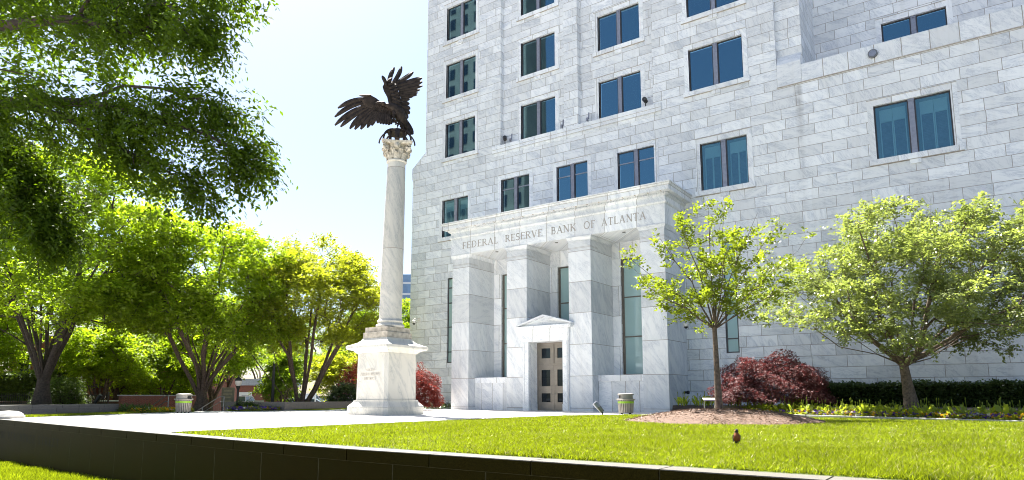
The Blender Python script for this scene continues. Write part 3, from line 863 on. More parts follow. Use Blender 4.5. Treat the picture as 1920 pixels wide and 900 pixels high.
q = MB(); q.box(-24.69, -21.46, 37.73, YW - .1, -.1, 5.2); q.build("vestibule", M['niche'], bank)
dy = 37.62
df = MB()
df.box(-24.498, -24.42, dy - .05, dy + .1, 0, 4.45); df.box(-21.98, -21.902, dy - .05, dy + .1, 0, 4.45); df.box(-24.42, -21.98, dy - .05, dy + .1, 4.36, 4.45)
df.box(-24.42, -21.98, dy - .06, dy + .1, 2.98, 3.10); df.box(-23.15, -23.15, dy - .05, dy + .1, 3.1, 4.36)
dfo = df.build("door_frame", M['door'], bank, bevel=0.008)


def panel_leaf(x0, x1, z0, z1, openings):
    m_ = MB()
    xs = [x0, x0 + .26, x1 - .26, x1]
    m_.box(x0, xs[1], dy - .03, dy + .05, z0, z1); m_.box(xs[2], x1, dy - .03, dy + .05, z0, z1)
    zz = z0
    for a, b_ in openings + [(z1, None)]:
        m_.box(xs[1], xs[2], dy - .03, dy + .05, zz, a); zz = b_
    return m_, xs


for (x0, x1) in ((-24.415, -23.21), (-23.19, -21.985)):
    m_, xs = panel_leaf(x0, x1, 0.02, 2.975, [(.55, 1.12), (1.58, 2.66)])
    lf = m_.build("door", M['door'], bank)
    for a, b_ in ((.55, 1.12), (1.58, 2.66)):
        q = MB(); q.add([(xs[1], dy + .01, a), (xs[2], dy + .01, a), (xs[2], dy + .01, b_), (xs[1], dy + .01, b_)], [[0, 1, 2, 3]]); q.build("door_glass", M['glass_dark'], lf)
        q = MB()
        for (p0, p1, r0, r1) in ((xs[1] - .05, xs[1], a - .05, b_ + .05), (xs[2], xs[2] + .05, a - .05, b_ + .05), (xs[1], xs[2], a - .05, a), (xs[1], xs[2], b_, b_ + .05)): q.box(p0, p1, dy - .05, dy - .031, r0, r1)
        q.build("glass_bead", M['door'], lf)
    hx = x1 - .12 if x0 < -24 else x0 + .12
    q = MB(); q.tube([(hx, dy - .04, 1.05), (hx, dy - .11, 1.05), (hx, dy - .11, 1.65), (hx, dy - .04, 1.65)], .018); q.build("handle", M['steel'], lf)
    m_, xs = panel_leaf(x0, x1, 3.105, 4.355, [(3.42, 4.08)])
    tr = m_.build("transom", M['door'], bank)
    q = MB(); q.add([(xs[1], dy + .01, 3.42), (xs[2], dy + .01, 3.42), (xs[2], dy + .01, 4.08), (xs[1], dy + .01, 4.08)], [[0, 1, 2, 3]]); q.build("transom_glass", M['glass_dark'], tr)
q = MB(); q.box(-24.4, -22.0, dy + .6, dy + .65, 0, 4.4); q.build("lobby_dark", M['interior'], bank)

# --- small things fixed to the bank
def wall_cam(loc, label, nx=0, ny=-1):
    t = thing("security_camera", label, "camera", loc)
    q = MB(); q.box(-.14, .14, -.03, .03, -.14, .14) if ny else q.box(-.03, .03, -.12, .12, -.14, .14); q.build("wall_plate", M['offwhite'], t, local=True)
    a = Vector((nx, ny, 0))
    q = MB(); q.tube([(0, 0, 0), a * .35 + Vector((0, 0, .05)), a * .55 + Vector((0, 0, .0)), a * .58 + Vector((0, 0, -.12))], .04); q.build("bracket", M['offwhite'], t, local=True)
    q = MB(); q.lathe([(.06, -.10), (.15, -.16), (.15, -.34), (.13, -.36)], (a.x * .58, a.y * .58), 16); q.build("housing", M['offwhite'], t, local=True, smooth=True)
    q = MB(); q.ball((a.x * .58, a.y * .58, -.37), .115, 14, 8); q.build("dome", M['darkmetal'], t, local=True, smooth=True)
    return t


wall_cam((-37.25, YW - .03, 7.1), "white dome security camera on a bracket at the marble corner behind the eagle column")
wall_cam((-14.87, 38.0, 5.35), "white dome security camera on the side of the right portico pillar above the young tree", 1, 0)
t = thing("wall_spigot", "small dark pipe outlet low on the side of the right portico pillar", "pipe outlet", (-14.898, 38.9, 1.15))
q = MB(); q.tube([(0, 0, 0), (.25, 0, 0)], .07, 12); q.build("pipe", M['darkmetal'], t, local=True)
q = MB(); q.tube([(.2, 0, 0), (.32, 0, 0)], .10, 12); q.build("cap", M['darkmetal'], t, local=True)
t = thing("wall_lamp", "round grey lamp fixed on the marble parapet at the upper right", "lamp", (-3.74, YW - .058, 19.52))
q = MB(); q.tube([(0, 0, 0), (0, -.14, 0)], .24, 20); q.build("body", M['steel'], t, local=True)
q = MB(); q.tube([(0, -.135, 0), (0, -.17, 0)], .18, 20); q.build("lens", M['mullion'], t, local=True)


def ledge_lamp(x, label, big):
    t = thing("floodlight", label, "floodlight", (x, YW + .08, 20.05), "floodlights standing on the marble ledge")
    q = MB(); q.tube([(0, 0, 0), (0, 0, .25)], .03); q.tube([(-.12, 0, .0), (.12, 0, .0)], .04); q.build("stem", M['darkmetal'], t, local=True)
    q = MB()
    if big: q.tube([(-.12, .12, .62), (.1, -.14, .30)], [.16, .13], 12)
    else: q.tube([(.05, 0, .25), (.05, .05, .7)], [.05, .05], 8); q.box(-.14, .0, -.05, .05, .14, .34)
    q.build("lamp_head", M['darkmetal'] if big else M['mullion'], t, local=True)


ledge_lamp(-28.75, "dark floodlight at the far left end of the marble ledge above the portico", True)
ledge_lamp(-28.2, "pale slim lamp beside the dark floodlight at the left end of the ledge", False)
ledge_lamp(-23.65, "pale slim lamp on the ledge left of the middle pilaster", False)
ledge_lamp(-21.55, "pale slim lamp on the ledge right of the middle pilaster", False)
ledge_lamp(-17.2, "dark floodlight at the right end of the ledge beside a blue window", True)

# ================================================================== THE MONUMENT
mon = thing("monument_column", "tall weathered marble column on a lettered square pedestal", "monument", (-25.03, 24.33, 0))
CXm, CYm = -25.03, 24.33


def csq(h, c, z, dx=0.0):
    x, y = CXm + dx, CYm
    return [(x - h, y - h + c, z), (x - h + c, y - h, z), (x + h - c, y - h, z), (x + h, y - h + c, z), (x + h, y + h - c, z), (x + h - c, y + h, z), (x - h + c, y + h, z), (x - h, y + h - c, z)]


q = MB(); q.loft([csq(1.43, .16, -.05), csq(1.43, .16, .38)]); q.build("base_course", M['monument'], mon, bevel=.012)
q = MB(); q.loft([csq(1.43, .16, .384), csq(1.40, .16, .44), csq(1.27, .15, .58), csq(1.21, .15, .66), csq(1.21, .15, .72)]); q.build("base_moulding", M['monument'], mon)
q = MB(); q.loft([csq(1.12, .15, .723), csq(1.10, .15, 3.05)]); die = q.build("pedestal", M['monument'], mon, bevel=.01)
q = MB()                                                   # corner strips
for sx, sy in ((1, -1), (-1, -1), (1, 1), (-1, 1)):
    q.tube([(CXm + sx * 1.105, CYm + sy * 0.955, .75), (CXm + sx * 1.085, CYm + sy * .935, 3.04)], .012, 6)
    q.tube([(CXm + sx * .955, CYm + sy * 1.105, .75), (CXm + sx * .935, CYm + sy * 1.085, 3.04)], .012, 6)
q.build("corner_bead", M['engrave'], die)
q = MB(); q.loft([csq(1.12, .10, 3.053), csq(1.16, .1, 3.10), csq(1.22, .08, 3.18), csq(1.24, .05, 3.20), csq(1.45, .03, 3.26), csq(1.48, .02, 3.32), csq(1.48, .02, 3.43)]); q.build("pedestal_cap", M['monument'], mon)
q = MB(); q.loft([csq(1.48, .02, 3.433), csq(1.30, .02, 3.50), csq(1.08, .02, 3.60), csq(.95, .02, 3.72), csq(.90, .02, 3.82)]); q.build("sloped_top", M['monument'], mon)
q = MB(); q.loft([csq(.88, .02, 3.82), csq(.88, .02, 4.12), csq(.81, .02, 4.125), csq(.81, .02, 4.38)]); q.build("plinth", M['weathered'], mon, bevel=.012)
dxc = 0.16
prof = [(.66, 4.383), (.715, 4.42), (.735, 4.48), (.70, 4.55), (.64, 4.58), (.62, 4.64), (.655, 4.67), (.67, 4.71), (.65, 4.76), (.60, 4.79), (.585, 4.84)]
q = MB(); q.lathe(prof, (CXm + dxc, CYm), 40); q.build("torus_base", M['monument'], mon, smooth=True)
q = MB(); rings = []
for i in range(15):
    t = i / 14; z = 4.842 + t * (13.13 - 4.842); r = .575 - .105 * t ** 1.25 + .012 * math.sin(t * math.pi)
    xc = CXm + dxc + .021 * (z - 4.8)
    rings.append([(xc + r * math.cos(2 * math.pi * j / 40), CYm + r * math.sin(2 * math.pi * j / 40), z) for j in range(40)])
q.loft(rings); q.build("shaft", M['monument'], mon, smooth=True)
CXt = CXm + dxc + .021 * 8.4
q = MB(); q.lathe([(.47, 13.132), (.53, 13.154), (.545, 13.194), (.52, 13.234), (.47, 13.242)], (CXt, CYm), 32); q.build("astragal", M['monument'], mon, smooth=True)
# Corinthian capital
cap = MB(); cap.lathe([(.45, 13.242), (.46, 13.442), (.50, 13.722), (.58, 13.962), (.62, 14.026)], (CXt, CYm), 28)
capo = cap.build("capital", M['carved'], mon, smooth=True)
q = MB()
for row, (zb, zt, nleaf, r0) in enumerate(((13.158, 13.578, 8, .47), (13.322, 13.786, 8, .48))):
    for k in range(nleaf):
        a = 2 * math.pi * (k + .5 * row) / nleaf; ca, sa = math.cos(a), math.sin(a)
        spine = [(r0, zb), (r0 + .03, zb + (zt - zb) * .5), (r0 + .09, zb + (zt - zb) * .9), (r0 + .17, zt), (r0 + .19, zt - .07)]
        wd = [.15, .16, .14, .09, .03]
        rl = []
        for (rr_, z), ww in zip(spine, wd):
            rl.append([(CXt + rr_ * ca - ww * sa, CYm + rr_ * sa + ww * ca, z), (CXt + (rr_ + .05) * ca, CYm + (rr_ + .05) * sa, z), (CXt + rr_ * ca + ww * sa, CYm + rr_ * sa - ww * ca, z), (CXt + (rr_ - .05) * ca, CYm + (rr_ - .05) * sa, z)])
        q.loft(rl)
q.build("acanthus_leaf", M['carved'], capo)
q = MB()
CAM_A = math.atan2(-24.33, 25.03)
for k in range(4):
    a = CAM_A + math.pi / 2 * k + math.pi / 4 * 0 + R(90) / 2
    ca, sa = math.cos(a), math.sin(a)
    sp = []
    for i in range(26):
        th = i / 25 * 2.2 * math.pi; rr_ = .22 * (1 - i / 25 * .8)
        sp.append((CXt + (.76 + rr_ * math.sin(th) * 1.0) * ca, CYm + (.76 + rr_ * math.sin(th)) * sa, 13.842 + rr_ * math.cos(th)))
    q.tube(sp, [.075] * 20 + [.06] * 6, 7)
    q.ball((CXt + .76 * ca, CYm + .76 * sa, 13.842), .09, 10, 6)
    q.tube([(CXt + .44 * ca, CYm + .44 * sa, 13.562), (CXt + .5 * ca, CYm + .5 * sa, 13.842), (CXt + .76 * ca, CYm + .76 * sa, 14.018)], [.05, .05, .05], 6)
q.build("volute", M['carved'], capo, smooth=True)
q = MB()
for k in range(4):
    a = CAM_A + math.pi / 2 * k; ca, sa = math.cos(a), math.sin(a)
    q.ball((CXt + .55 * ca, CYm + .55 * sa, 13.962), (.20, .20, .23), 12, 8)
    q.ball((CXt + .70 * ca, CYm + .70 * sa, 13.882), (.09, .09, .12), 10, 6)
    for s_ in (-1, 1): q.ball((CXt + .62 * ca - s_ * .13 * sa, CYm + .62 * sa + s_ * .13 * ca, 14.010), .07, 8, 6)
q.build("carved_mask", M['carved'], capo, smooth=True)
q = MB(); rl = []
for z, e_ in ((14.018, 0.0), (14.066, .03), (14.138, .05), (14.170, .05)):
    ringp = []
    for k in range(4):
        a0 = CAM_A + R(45) + math.pi / 2 * k
        for f_ in (-.06, .06):
            ringp.append((CXt + (1.04 + e_) * math.cos(a0 + f_), CYm + (1.04 + e_) * math.sin(a0 + f_), z))
        for f_ in (.45, .785, 1.12):
            rr_ = (.68 if f_ == .785 else .74) + e_
            ringp.append((CXt + rr_ * math.cos(a0 + f_), CYm + rr_ * math.sin(a0 + f_), z))
    rl.append(ringp)
q.loft(rl); q.build("abacus", M['carved'], capo)
# pedestal lettering
q = MB(); yp = CYm - 1.125
for tx, x0, x1, z, hh in (("SIXTH", -25.33, -24.72, 2.16, .11), ("FEDERAL RESERVE", -25.72, -24.34, 1.94, .13), ("DISTRICT", -25.45, -24.62, 1.73, .12)):
    qq, wd = lettering(tx, hh); s_ = (x1 - x0) / wd
    for quad in qq:
        q.add([(x0 + a * s_, yp - .002 + .00, z + b_) for a, b_ in quad], [[0, 1, 2, 3]])
q.build("inscription", M['engrave_faint'], die)

# ================================================================== EAGLE
EB = np.array((CXt, CYm, 14.19))
eagle = thing("eagle_statue", "dark bronze eagle with raised wings perched on top of the column", "statue", tuple(EB))
eR = np.array((0.8166, 0.5772, 0)); eF = np.array((0.5772, -0.8166, 0)); eU = np.array((0, 0, 1.0))


def eP(cx, cy, d=0.0):
    """a point of the statue from its height and sideways reach (in 6.4 mm steps) and depth towards the street"""
    x = (cx - 578) * 0.00638; z = (728 - cy) * 0.00638
    return EB + eR * x + eU * (z + .30) + eF * d


def feather(mb, root, tip, d0, d1, w, bend=0.0, th=.035, blunt=.55):
    a, b_ = eP(*root, d0), eP(*tip, d1)
    L_ = b_ - a; ln = np.linalg.norm(L_); t = L_ / ln
    nrm = eF - t * (eF @ t); nrm /= np.linalg.norm(nrm); s_ = np.cross(nrm, t)
    rings = []
    w = w * 1.22
    for i in range(8):
        u = i / 7; ww = w * (0.75 + .35 * math.sin(u * math.pi * .9)) * (1 if u < .8 else (1 - (u - .8) / .2 * (1 - blunt) * .9))
        c = a + L_ * u + s_ * bend * math.sin(u * math.pi) * ln - nrm * .10 * u * u * ln * .4
        if u == 1: ww *= .75
        rings.append([c - s_ * ww, c - s_ * ww * .4 + nrm * th, c + s_ * ww * .1 + nrm * th * 1.5, c + s_ * ww, c - nrm * th * .5])
    mb.loft(rings)


def sheet(mb, pts_a, pts_b, d_a, d_b, th):
    """thick curved arm of the wing between two outlines"""
    ra, rb = [], []
    for (p, q_, da, db) in zip(pts_a, pts_b, d_a, d_b):
        A, B = eP(*p, da), eP(*q_, db); m_ = (A + B) / 2
        ra.append([A, m_ + eF * th, B, m_ - eF * th * .7])
    mb.loft(ra)


lw = MB()
sheet(lw, [(515, 425), (450, 420), (400, 385), (350, 362), (310, 378), (280, 400)], [(520, 560), (455, 545), (400, 520), (345, 490), (310, 455), (285, 420)],
      [.12, .18, .28, .36, .38, .38], [.02, .05, .12, .2, .28, .32], .11)
lwo = lw.build("left_wing", M['bronze'], eagle, smooth=True)
f = MB()
for root, tip, bnd in [((335, 385), (82, 470), -.07), ((330, 410), (58, 547), -.07), ((335, 440), (62, 620), -.06), ((345, 460), (110, 634), -.05), ((360, 475), (188, 652), -.05), ((375, 488), (230, 658), -.04),
                       ((390, 495), (280, 657), -.03), ((405, 500), (335, 645), -.02), ((420, 505), (372, 626), -.02), ((440, 510), (420, 606), 0), ((458, 515), (445, 612), 0), ((472, 520), (468, 616), 0), ((487, 522), (492, 618), 0), ((500, 525), (515, 622), 0), ((512, 528), (535, 615), 0)]:
    feather(f, root, tip, .22, .30, .105 if tip[0] < 300 else .09, bnd)
feather(f, (365, 368), (266, 372), .4, .42, .055, .03)
f.build("flight_feathers", M['bronze'], lwo)
f = MB()
for k in range(9):
    u = k / 8; rx, ry = 330 + 190 * u, 400 + 60 * u
    for m_ in (0, 1):
        feather(f, (rx + 8 * m_, ry + 30 * m_), (rx - 55 + 50 * u + 8 * m_, ry + 62 + 30 * m_ + 10 * u), .30 - .06 * m_ - .1 * u, .27 - .06 * m_ - .1 * u, .075, 0, .03)
f.build("coverts", M['bronze'], lwo)
rw = MB()
sheet(rw, [(505, 440), (490, 370), (462, 320), (452, 285), (470, 245), (492, 215)], [(640, 520), (625, 430), (600, 370), (580, 310), (560, 260), (530, 225)],
      [.10, .16, .22, .26, .26, .24], [-.12, -.1, -.08, -.05, .02, .1], .13)
rwo = rw.build("right_wing", M['bronze'], eagle, smooth=True)
f = MB()
for root, tip, bnd, wd in [((495, 270), (533, 78), .05, .095), ((515, 255), (597, 70), -.06, .095), ((540, 240), (697, 118), -.05, .10), ((560, 258), (772, 170), -.02, .12), ((570, 285), (775, 205), -.01, .12), ((580, 305), (778, 243), 0, .085),
                           ((585, 325), (757, 278), 0, .09), ((590, 340), (738, 305), 0, .09), ((595, 350), (733, 325), .01, .08), ((600, 365), (700, 340), .02, .08), ((605, 385), (672, 365), .02, .08), ((610, 410), (672, 405), .02, .09), ((615, 440), (680, 450), .02, .10), ((610, 470), (678, 490), .02, .11), ((600, 490), (662, 535), .02, .12)]:
    feather(f, root, tip, .02, -.12, wd, bnd)
feather(f, (485, 275), (448, 192), .3, .34, .075, -.03)
f.build("flight_feathers", M['bronze'], rwo)
f = MB()
for k in range(8):
    u = k / 7; rx, ry = 490 + 60 * u, 245 + 190 * u
    for m_ in (0, 1):
        feather(f, (rx + 32 * m_, ry + 10 * m_), (rx + 40 + 32 * m_, ry - 38 + 70 * u + 10 * m_), .32 - .10 * m_ - .05 * u, .26 - .10 * m_ - .05 * u, .075, 0, .03)
f.build("coverts", M['bronze'], rwo)
b_ = MB()
b_.tube([eP(*p, d) for p, d in (((470, 452), .40), ((500, 455), .34), ((545, 462), .22), ((585, 500), .12), ((615, 555), .02), ((640, 600), -.06), ((655, 640), -.12))], [.07, .12, .24, .33, .30, .18, .05], 16)
bo = b_.build("body", M['bronze'], eagle, smooth=True)
b_ = MB(); b_.ball(eP(468, 448, .44), (.14, .14, .12), 14, 10); b_.tube([eP(452, 446, .46), eP(425, 440, .50), eP(410, 452, .52), eP(408, 466, .52)], [.09, .065, .04, .012], 10)
b_.build("head", M['bronze'], eagle, smooth=True)
f = MB()
for k in range(6):
    feather(f, (600 + 6 * k, 540), (640 + 12 * k, 672 - 3 * abs(k - 3)), -.05 - .03 * k, -.15 - .03 * k, .12, 0)
f.build("tail", M['bronze'], eagle)
for s_, (x0, y0), dd in ((0, (560, 535), .34), (1, (612, 560), .16)):
    f = MB(); f.tube([eP(x0 - 2, y0 - 40, dd - .1), eP(x0, y0, dd), eP(x0 - 5, y0 + 32, dd + .04), eP(x0 - 2, y0 + 70, dd)], [.15, .12, .065, .06], 10)
    for tx, ty, td in ((-50, 20, .08), (-30, 60, .16), (30, 72, .12), (10, 45, -.12)):
        f.tube([eP(x0 - 4, y0 + 45, dd), eP(x0 + tx * .6, y0 + 40 + ty * .3, dd + td), eP(x0 + tx, y0 + 38 + ty, dd + td)], [.055, .045, .012], 7)
    f.build("leg", M['bronze'], eagle, smooth=True)
cg = MB()
for k in range(4):
    a = CAM_A + math.pi / 2 * k
    pts = [EB + np.array((.94 * math.cos(t) * math.cos(a), .94 * math.cos(t) * math.sin(a), .80 * math.sin(t))) for t in np.linspace(0.02, math.pi / 2, 9)]
    rl = []
    for i, p_ in enumerate(pts):
        ww = .10 + .10 * abs(i / 8 - .15); tn = np.array((-math.sin(a), math.cos(a), 0)); nn = np.array((math.cos(a), math.sin(a), .3))
        rl.append([p_ - tn * ww, p_ + nn * .04, p_ + tn * ww, p_ - nn * .04])
    cg.loft(rl)
for k in range(4):
    a = CAM_A + R(45) + math.pi / 2 * k
    pts = [EB + np.array((1.0 * math.cos(t) * math.cos(a), 1.0 * math.cos(t) * math.sin(a), .80 * math.sin(t))) for t in np.linspace(0.0, math.pi / 2, 9)]
    cg.tube(pts, .05, 6); cg.tube([EB + np.array((.55 * math.cos(a), .55 * math.sin(a), 0)), EB + np.array((.5 * math.cos(a), .5 * math.sin(a), .58))], .07, 8)
cg.lathe([(.50, .56), (.56, .68), (.34, .79), (.05, .83)], (EB[0], EB[1]), 20, EB[2])
cg.build("perch", M['bronze'], eagle, smooth=True)

# ================================================================== FOREGROUND WALL
fw = thing("granite_wall", "long dark granite retaining wall in the foreground with a street address cut into it", "wall", (-12, 8.5, -1.75))
xs = [9.0]
while xs[-1] > -60: xs.append(xs[-1] - 1.88)


def strip(mb, x0, x1, z0, z1, o0, o1, gap=.012, n=3):
    """curved block between two stations"""
    t_ = np.linspace(x0 + gap, x1 - gap, n)
    for a, b2 in zip(t_[:-1], t_[1:]):
        mb.add([(a, wallY(a) + o0, z0), (b2, wallY(b2) + o0, z0), (b2, wallY(b2) + o1, z0), (a, wallY(a) + o1, z0), (a, wallY(a) + o0, z1), (b2, wallY(b2) + o0, z1), (b2, wallY(b2) + o1, z1), (a, wallY(a) + o1, z1)],
               [[0, 3, 2, 1], [4, 5, 6, 7], [0, 1, 5, 4], [1, 2, 6, 5], [2, 3, 7, 6], [3, 0, 4, 7]])


def xs_n(lst): return list(zip(lst[1:], lst[:-1]))


body = MB(); capm = MB(); topm = MB(); core = MB()
for a, b2 in xs_n(xs):
    strip(body, a, b2, -2.0, -.205, .02, .36)
    strip(capm, a + .8, b2 + .8, -.195, -.012, 0.0, .41)
    strip(topm, a + .8, b2 + .8, -.012, .0, .004, .40)
    strip(core, a, b2, -2.0, -.02, .0215, .34, gap=-.001)
fb = body.build("facing", M['granite'], fw)
capm.build("coping", M['granite'], fw); topm.build("coping_top", M['granite_top'], fw); core.build("mortar", M['mortar'], fw)
q = MB()
qq, wd = lettering("1000 PEACHTREE STREET", .26, wscale=1.0, spacing=.34, space=.75)
_, wd2 = lettering("PEACHTREE STREET", .26, wscale=1.0, spacing=.34, space=.75)
s_ = 6.65 / wd2; x0 = -23.95 - s_ * wd
for quad in qq:
    P = []
    for a, z in quad:
        X = x0 + a * s_; P.append((X, wallY(X) + .017, -.70 + z))
    q.add(P, [[0, 1, 2, 3]])
q.build("address_lettering", M['engrave_dark'], fb)
# domed stone at the left end
t = thing("domed_stone", "pale grey dome-topped stone cap at the left end of the dark wall", "stone cap", (-33.15, 10.85, 0))
q = MB(); q.lathe([(.56, 0), (.58, .02), (.58, .10), (.55, .12)], n=32); q.build("rim", M['limestone'], t, local=True, smooth=True)
q = MB(); q.lathe([(.54, .122), (.50, .19), (.40, .26), (.22, .30), (.02, .315)], n=32); q.build("dome", M['limestone'], t, local=True, smooth=True)

# low walls at the far side of the plaza
def low_wall(name, label, pts, h, mat, mort, joints, th=.45, z0=-.3):
    t = thing(name, label, "low wall", (pts[0][0], pts[0][1], 0))
    P = [Vector((p[0], p[1])) for p in pts]; bm = MB(); cm = MB(); km = MB()
    for a, b2 in zip(P[:-1], P[1:]):
        d = b2 - a; ln = d.length; d.normalize(); nn = Vector((-d.y, d.x)); k = max(1, round(ln / joints))
        for part, zz0, zz1, off, ov in ((bm, z0, h * .66, 0, 0.0), (cm, h * .66 + .008, h, .5, .0)):
            st = [ln * (i + off * .5) / k for i in range(k + 1)]; st[0] = 0; st[-1] = ln
            for s0, s1 in zip(st[:-1], st[1:]):
                A = a + d * (s0 + .012); B = a + d * (s1 - .012); C = B + nn * th; D = A + nn * th
                part.add([(*A, zz0), (*B, zz0), (*C, zz0), (*D, zz0), (*A, zz1), (*B, zz1), (*C, zz1), (*D, zz1)], [[0, 3, 2, 1], [4, 5, 6, 7], [0, 1, 5, 4], [1, 2, 6, 5], [2, 3, 7, 6], [3, 0, 4, 7]])
        A, B = a + nn * .02, b2 + nn * .02; C, D = b2 + nn * (th - .02), a + nn * (th - .02)
        km.add([(*A, z0), (*B, z0), (*C, z0), (*D, z0), (*A, h - .015), (*B, h - .015), (*C, h - .015), (*D, h - .015)], [[0, 3, 2, 1], [4, 5, 6, 7], [0, 1, 5, 4], [1, 2, 6, 5], [2, 3, 7, 6], [3, 0, 4, 7]])
    bm.build("stone_blocks", mat, t); cm.build("coping", mat, t); km.build("mortar", mort, t)


low_wall("planter_wall", "low grey granite planter wall beside the plaza at the left edge", [(-34.9, 10.6), (-35.35, 11.05), (-36.9, 13.0), (-38.6, 15.7), (-40.0, 18.3)], .50, M['granite_grey'], M['mortar_pale'], 1.55)
low_wall("planter_wall", "low brown granite planter wall behind the eagle column's pedestal", [(-43.5, 26.9), (-38.6, 28.2), (-38.2, 33.2), (-38.2, 40)], .55, M['granite_brown'], M['mortar_pale'], 1.7)

# grass strips beside those walls and the terraces behind them
def patch(name, poly, z, mat, z0=-1.8):
    q = MB(); q.prism(poly, 'z', z0, z); return tag(q.build(name, mat), kind="structure")


patch("planting_terrace", [(-35.25, 10.75), (-35.7, 11.15), (-37.3, 13.1), (-39.0, 15.8), (-40.3, 18.3), (-60, 25), (-62, 14.6)], .40, M['bed_soil'])
patch("planting_terrace", [(-43.3, 27.4), (-38.9, 28.6), (-38.6, 33.2), (-38.6, 45), (-44, 46)], .42, M['bed_soil'])
patch("tree_pit", [(-39.4, 22.4), (-47.5, 22.9), (-48.0, 27.6), (-44.2, 27.3), (-39.4, 26.0)], -.12, M['bed_soil'])
patch("side_path", [(-37.5, 18.6), (-40.2, 18.4), (-39.3, 27.9), (-37.5, 27.6)], -.02, M['paving'])
vg = patch("verge", [(-33.4, 10.86), (-34.9, 10.95), (-36.7, 13.4), (-38.3, 15.9), (-39.7, 18.35), (-37.2, 18.3), (-36.0, 15.8), (-34.6, 13.2)], .018, M['soil'])
patch("verge", [(-38.1, 28.3), (-37.2, 28.2), (-36.6, 39.6), (-38.0, 39.6)], .018, M['soil'])
def verge_grass(x0, x1, xb0, xb1, y0, y1, n, label):
    u = rng.uniform(0, 1, n); y = y0 + (y1 - y0) * u
    x = (x0 + (x1 - x0) * u) + rng.uniform(0, 1, n) * ((xb0 + (xb1 - xb0) * u) - (x0 + (x1 - x0) * u))
    ln = rng.normal(0, .02, (n, 3)); ln[:, 2] = 0
    V, F = blades(np.stack([x, y, np.full(n, .015)], 1), rng.uniform(.04, .10, n), ln, rng.uniform(.008, .016, n))
    tag(arr_obj("grass", V, F, M['grass']), label, "grass", kind="stuff")


verge_grass(-34.6, -39.6, -33.6, -37.3, 11.0, 18.2, 9000, "strip of grass along the low grey planter wall at left")
verge_grass(-38.0, -38.0, -37.2, -36.6, 28.3, 38.5, 6000, "strip of grass along the low brown planter wall")

# flower-bed kerb
t = thing("flower_bed_kerb", "pale stone kerb edging the tulip bed below the spreading tree", "kerb", (-2.6, 28.5, 0))
q = MB(); kp = [p for p in KERB]
fine = np.linspace(-10.5, 9, 14); fine = [(x, float(kerb_y(x))) for x in fine]
for (ax, ay), (bx, by) in zip(fine[:-1], fine[1:]):
    d = Vector((bx - ax, by - ay)); ln = d.length; d.normalize(); nn = Vector((-d.y, d.x)) * .20
    A = Vector((ax, ay)) + d * .004; B = Vector((bx, by)) - d * .004; C = B + nn; D = A + nn
    q.add([(*A, -.1), (*B, -.1), (*C, -.1), (*D, -.1), (*A, .135), (*B, .135), (*C, .135), (*D, .135)], [[0, 3, 2, 1], [4, 5, 6, 7], [0, 1, 5, 4], [1, 2, 6, 5], [2, 3, 7, 6], [3, 0, 4, 7]])
q.build("kerb_stones", M['limestone'], t, bevel=.012)
t = thing("bed_edge_wall", "low curved stone edge of the raised bed below the dark red maple", "low wall", (-8, 33, 0))
q = MB(); pts = [(-10.9, 32.6), (-9.6, 33.6), (-8, 33.4), (-5.4, 31.9), (-2.6, 30.6), (0.8, 28.9), (4.5, 26.6), (9, 23.1)]
for (ax, ay), (bx, by) in zip(pts[:-1], pts[1:]):
    d = Vector((bx - ax, by - ay)); d.normalize(); nn = Vector((-d.y, d.x)) * .22
    A, B = Vector((ax, ay)), Vector((bx, by)); C, D = B + nn, A + nn
    q.add([(*A, -.1), (*B, -.1), (*C, -.1), (*D, -.1), (*A, .43), (*B, .43), (*C, .43), (*D, .43)], [[0, 3, 2, 1], [4, 5, 6, 7], [0, 1, 5, 4], [1, 2, 6, 5], [2, 3, 7, 6], [3, 0, 4, 7]])
q.build("edge_stones", M['granite_brown'], t)

# ================================================================== TREES AND PLANTS
def tubes_np(A, B, ra, rb, n=6):
    D = B - A; L = np.linalg.norm(D, axis=1, keepdims=True); D = D / np.maximum(L, 1e-6)
    up = np.where(np.abs(D[:, 2:3]) > .95, np.array([[1., 0, 0]]), np.array([[0., 0, 1]]))
    U = np.cross(D, up); U /= np.maximum(np.linalg.norm(U, axis=1, keepdims=True), 1e-6); W = np.cross(D, U)
    a = np.arange(n) * 2 * np.pi / n
    ring = U[:, None, :] * np.cos(a)[None, :, None] + W[:, None, :] * np.sin(a)[None, :, None]
    B2 = B + D * rb[:, None] * .25
    V = np.stack([A[:, None, :] + ring * ra[:, None, None], B2[:, None, :] + ring * rb[:, None, None]], 1).reshape(-1, 3)
    e = np.arange(len(A))[:, None] * 2 * n; j = np.arange(n)[None, :]; k = (j + 1) % n
    F = np.stack([e + j, e + k, e + n + k, e + n + j], -1).reshape(-1, 4)
    return V, F


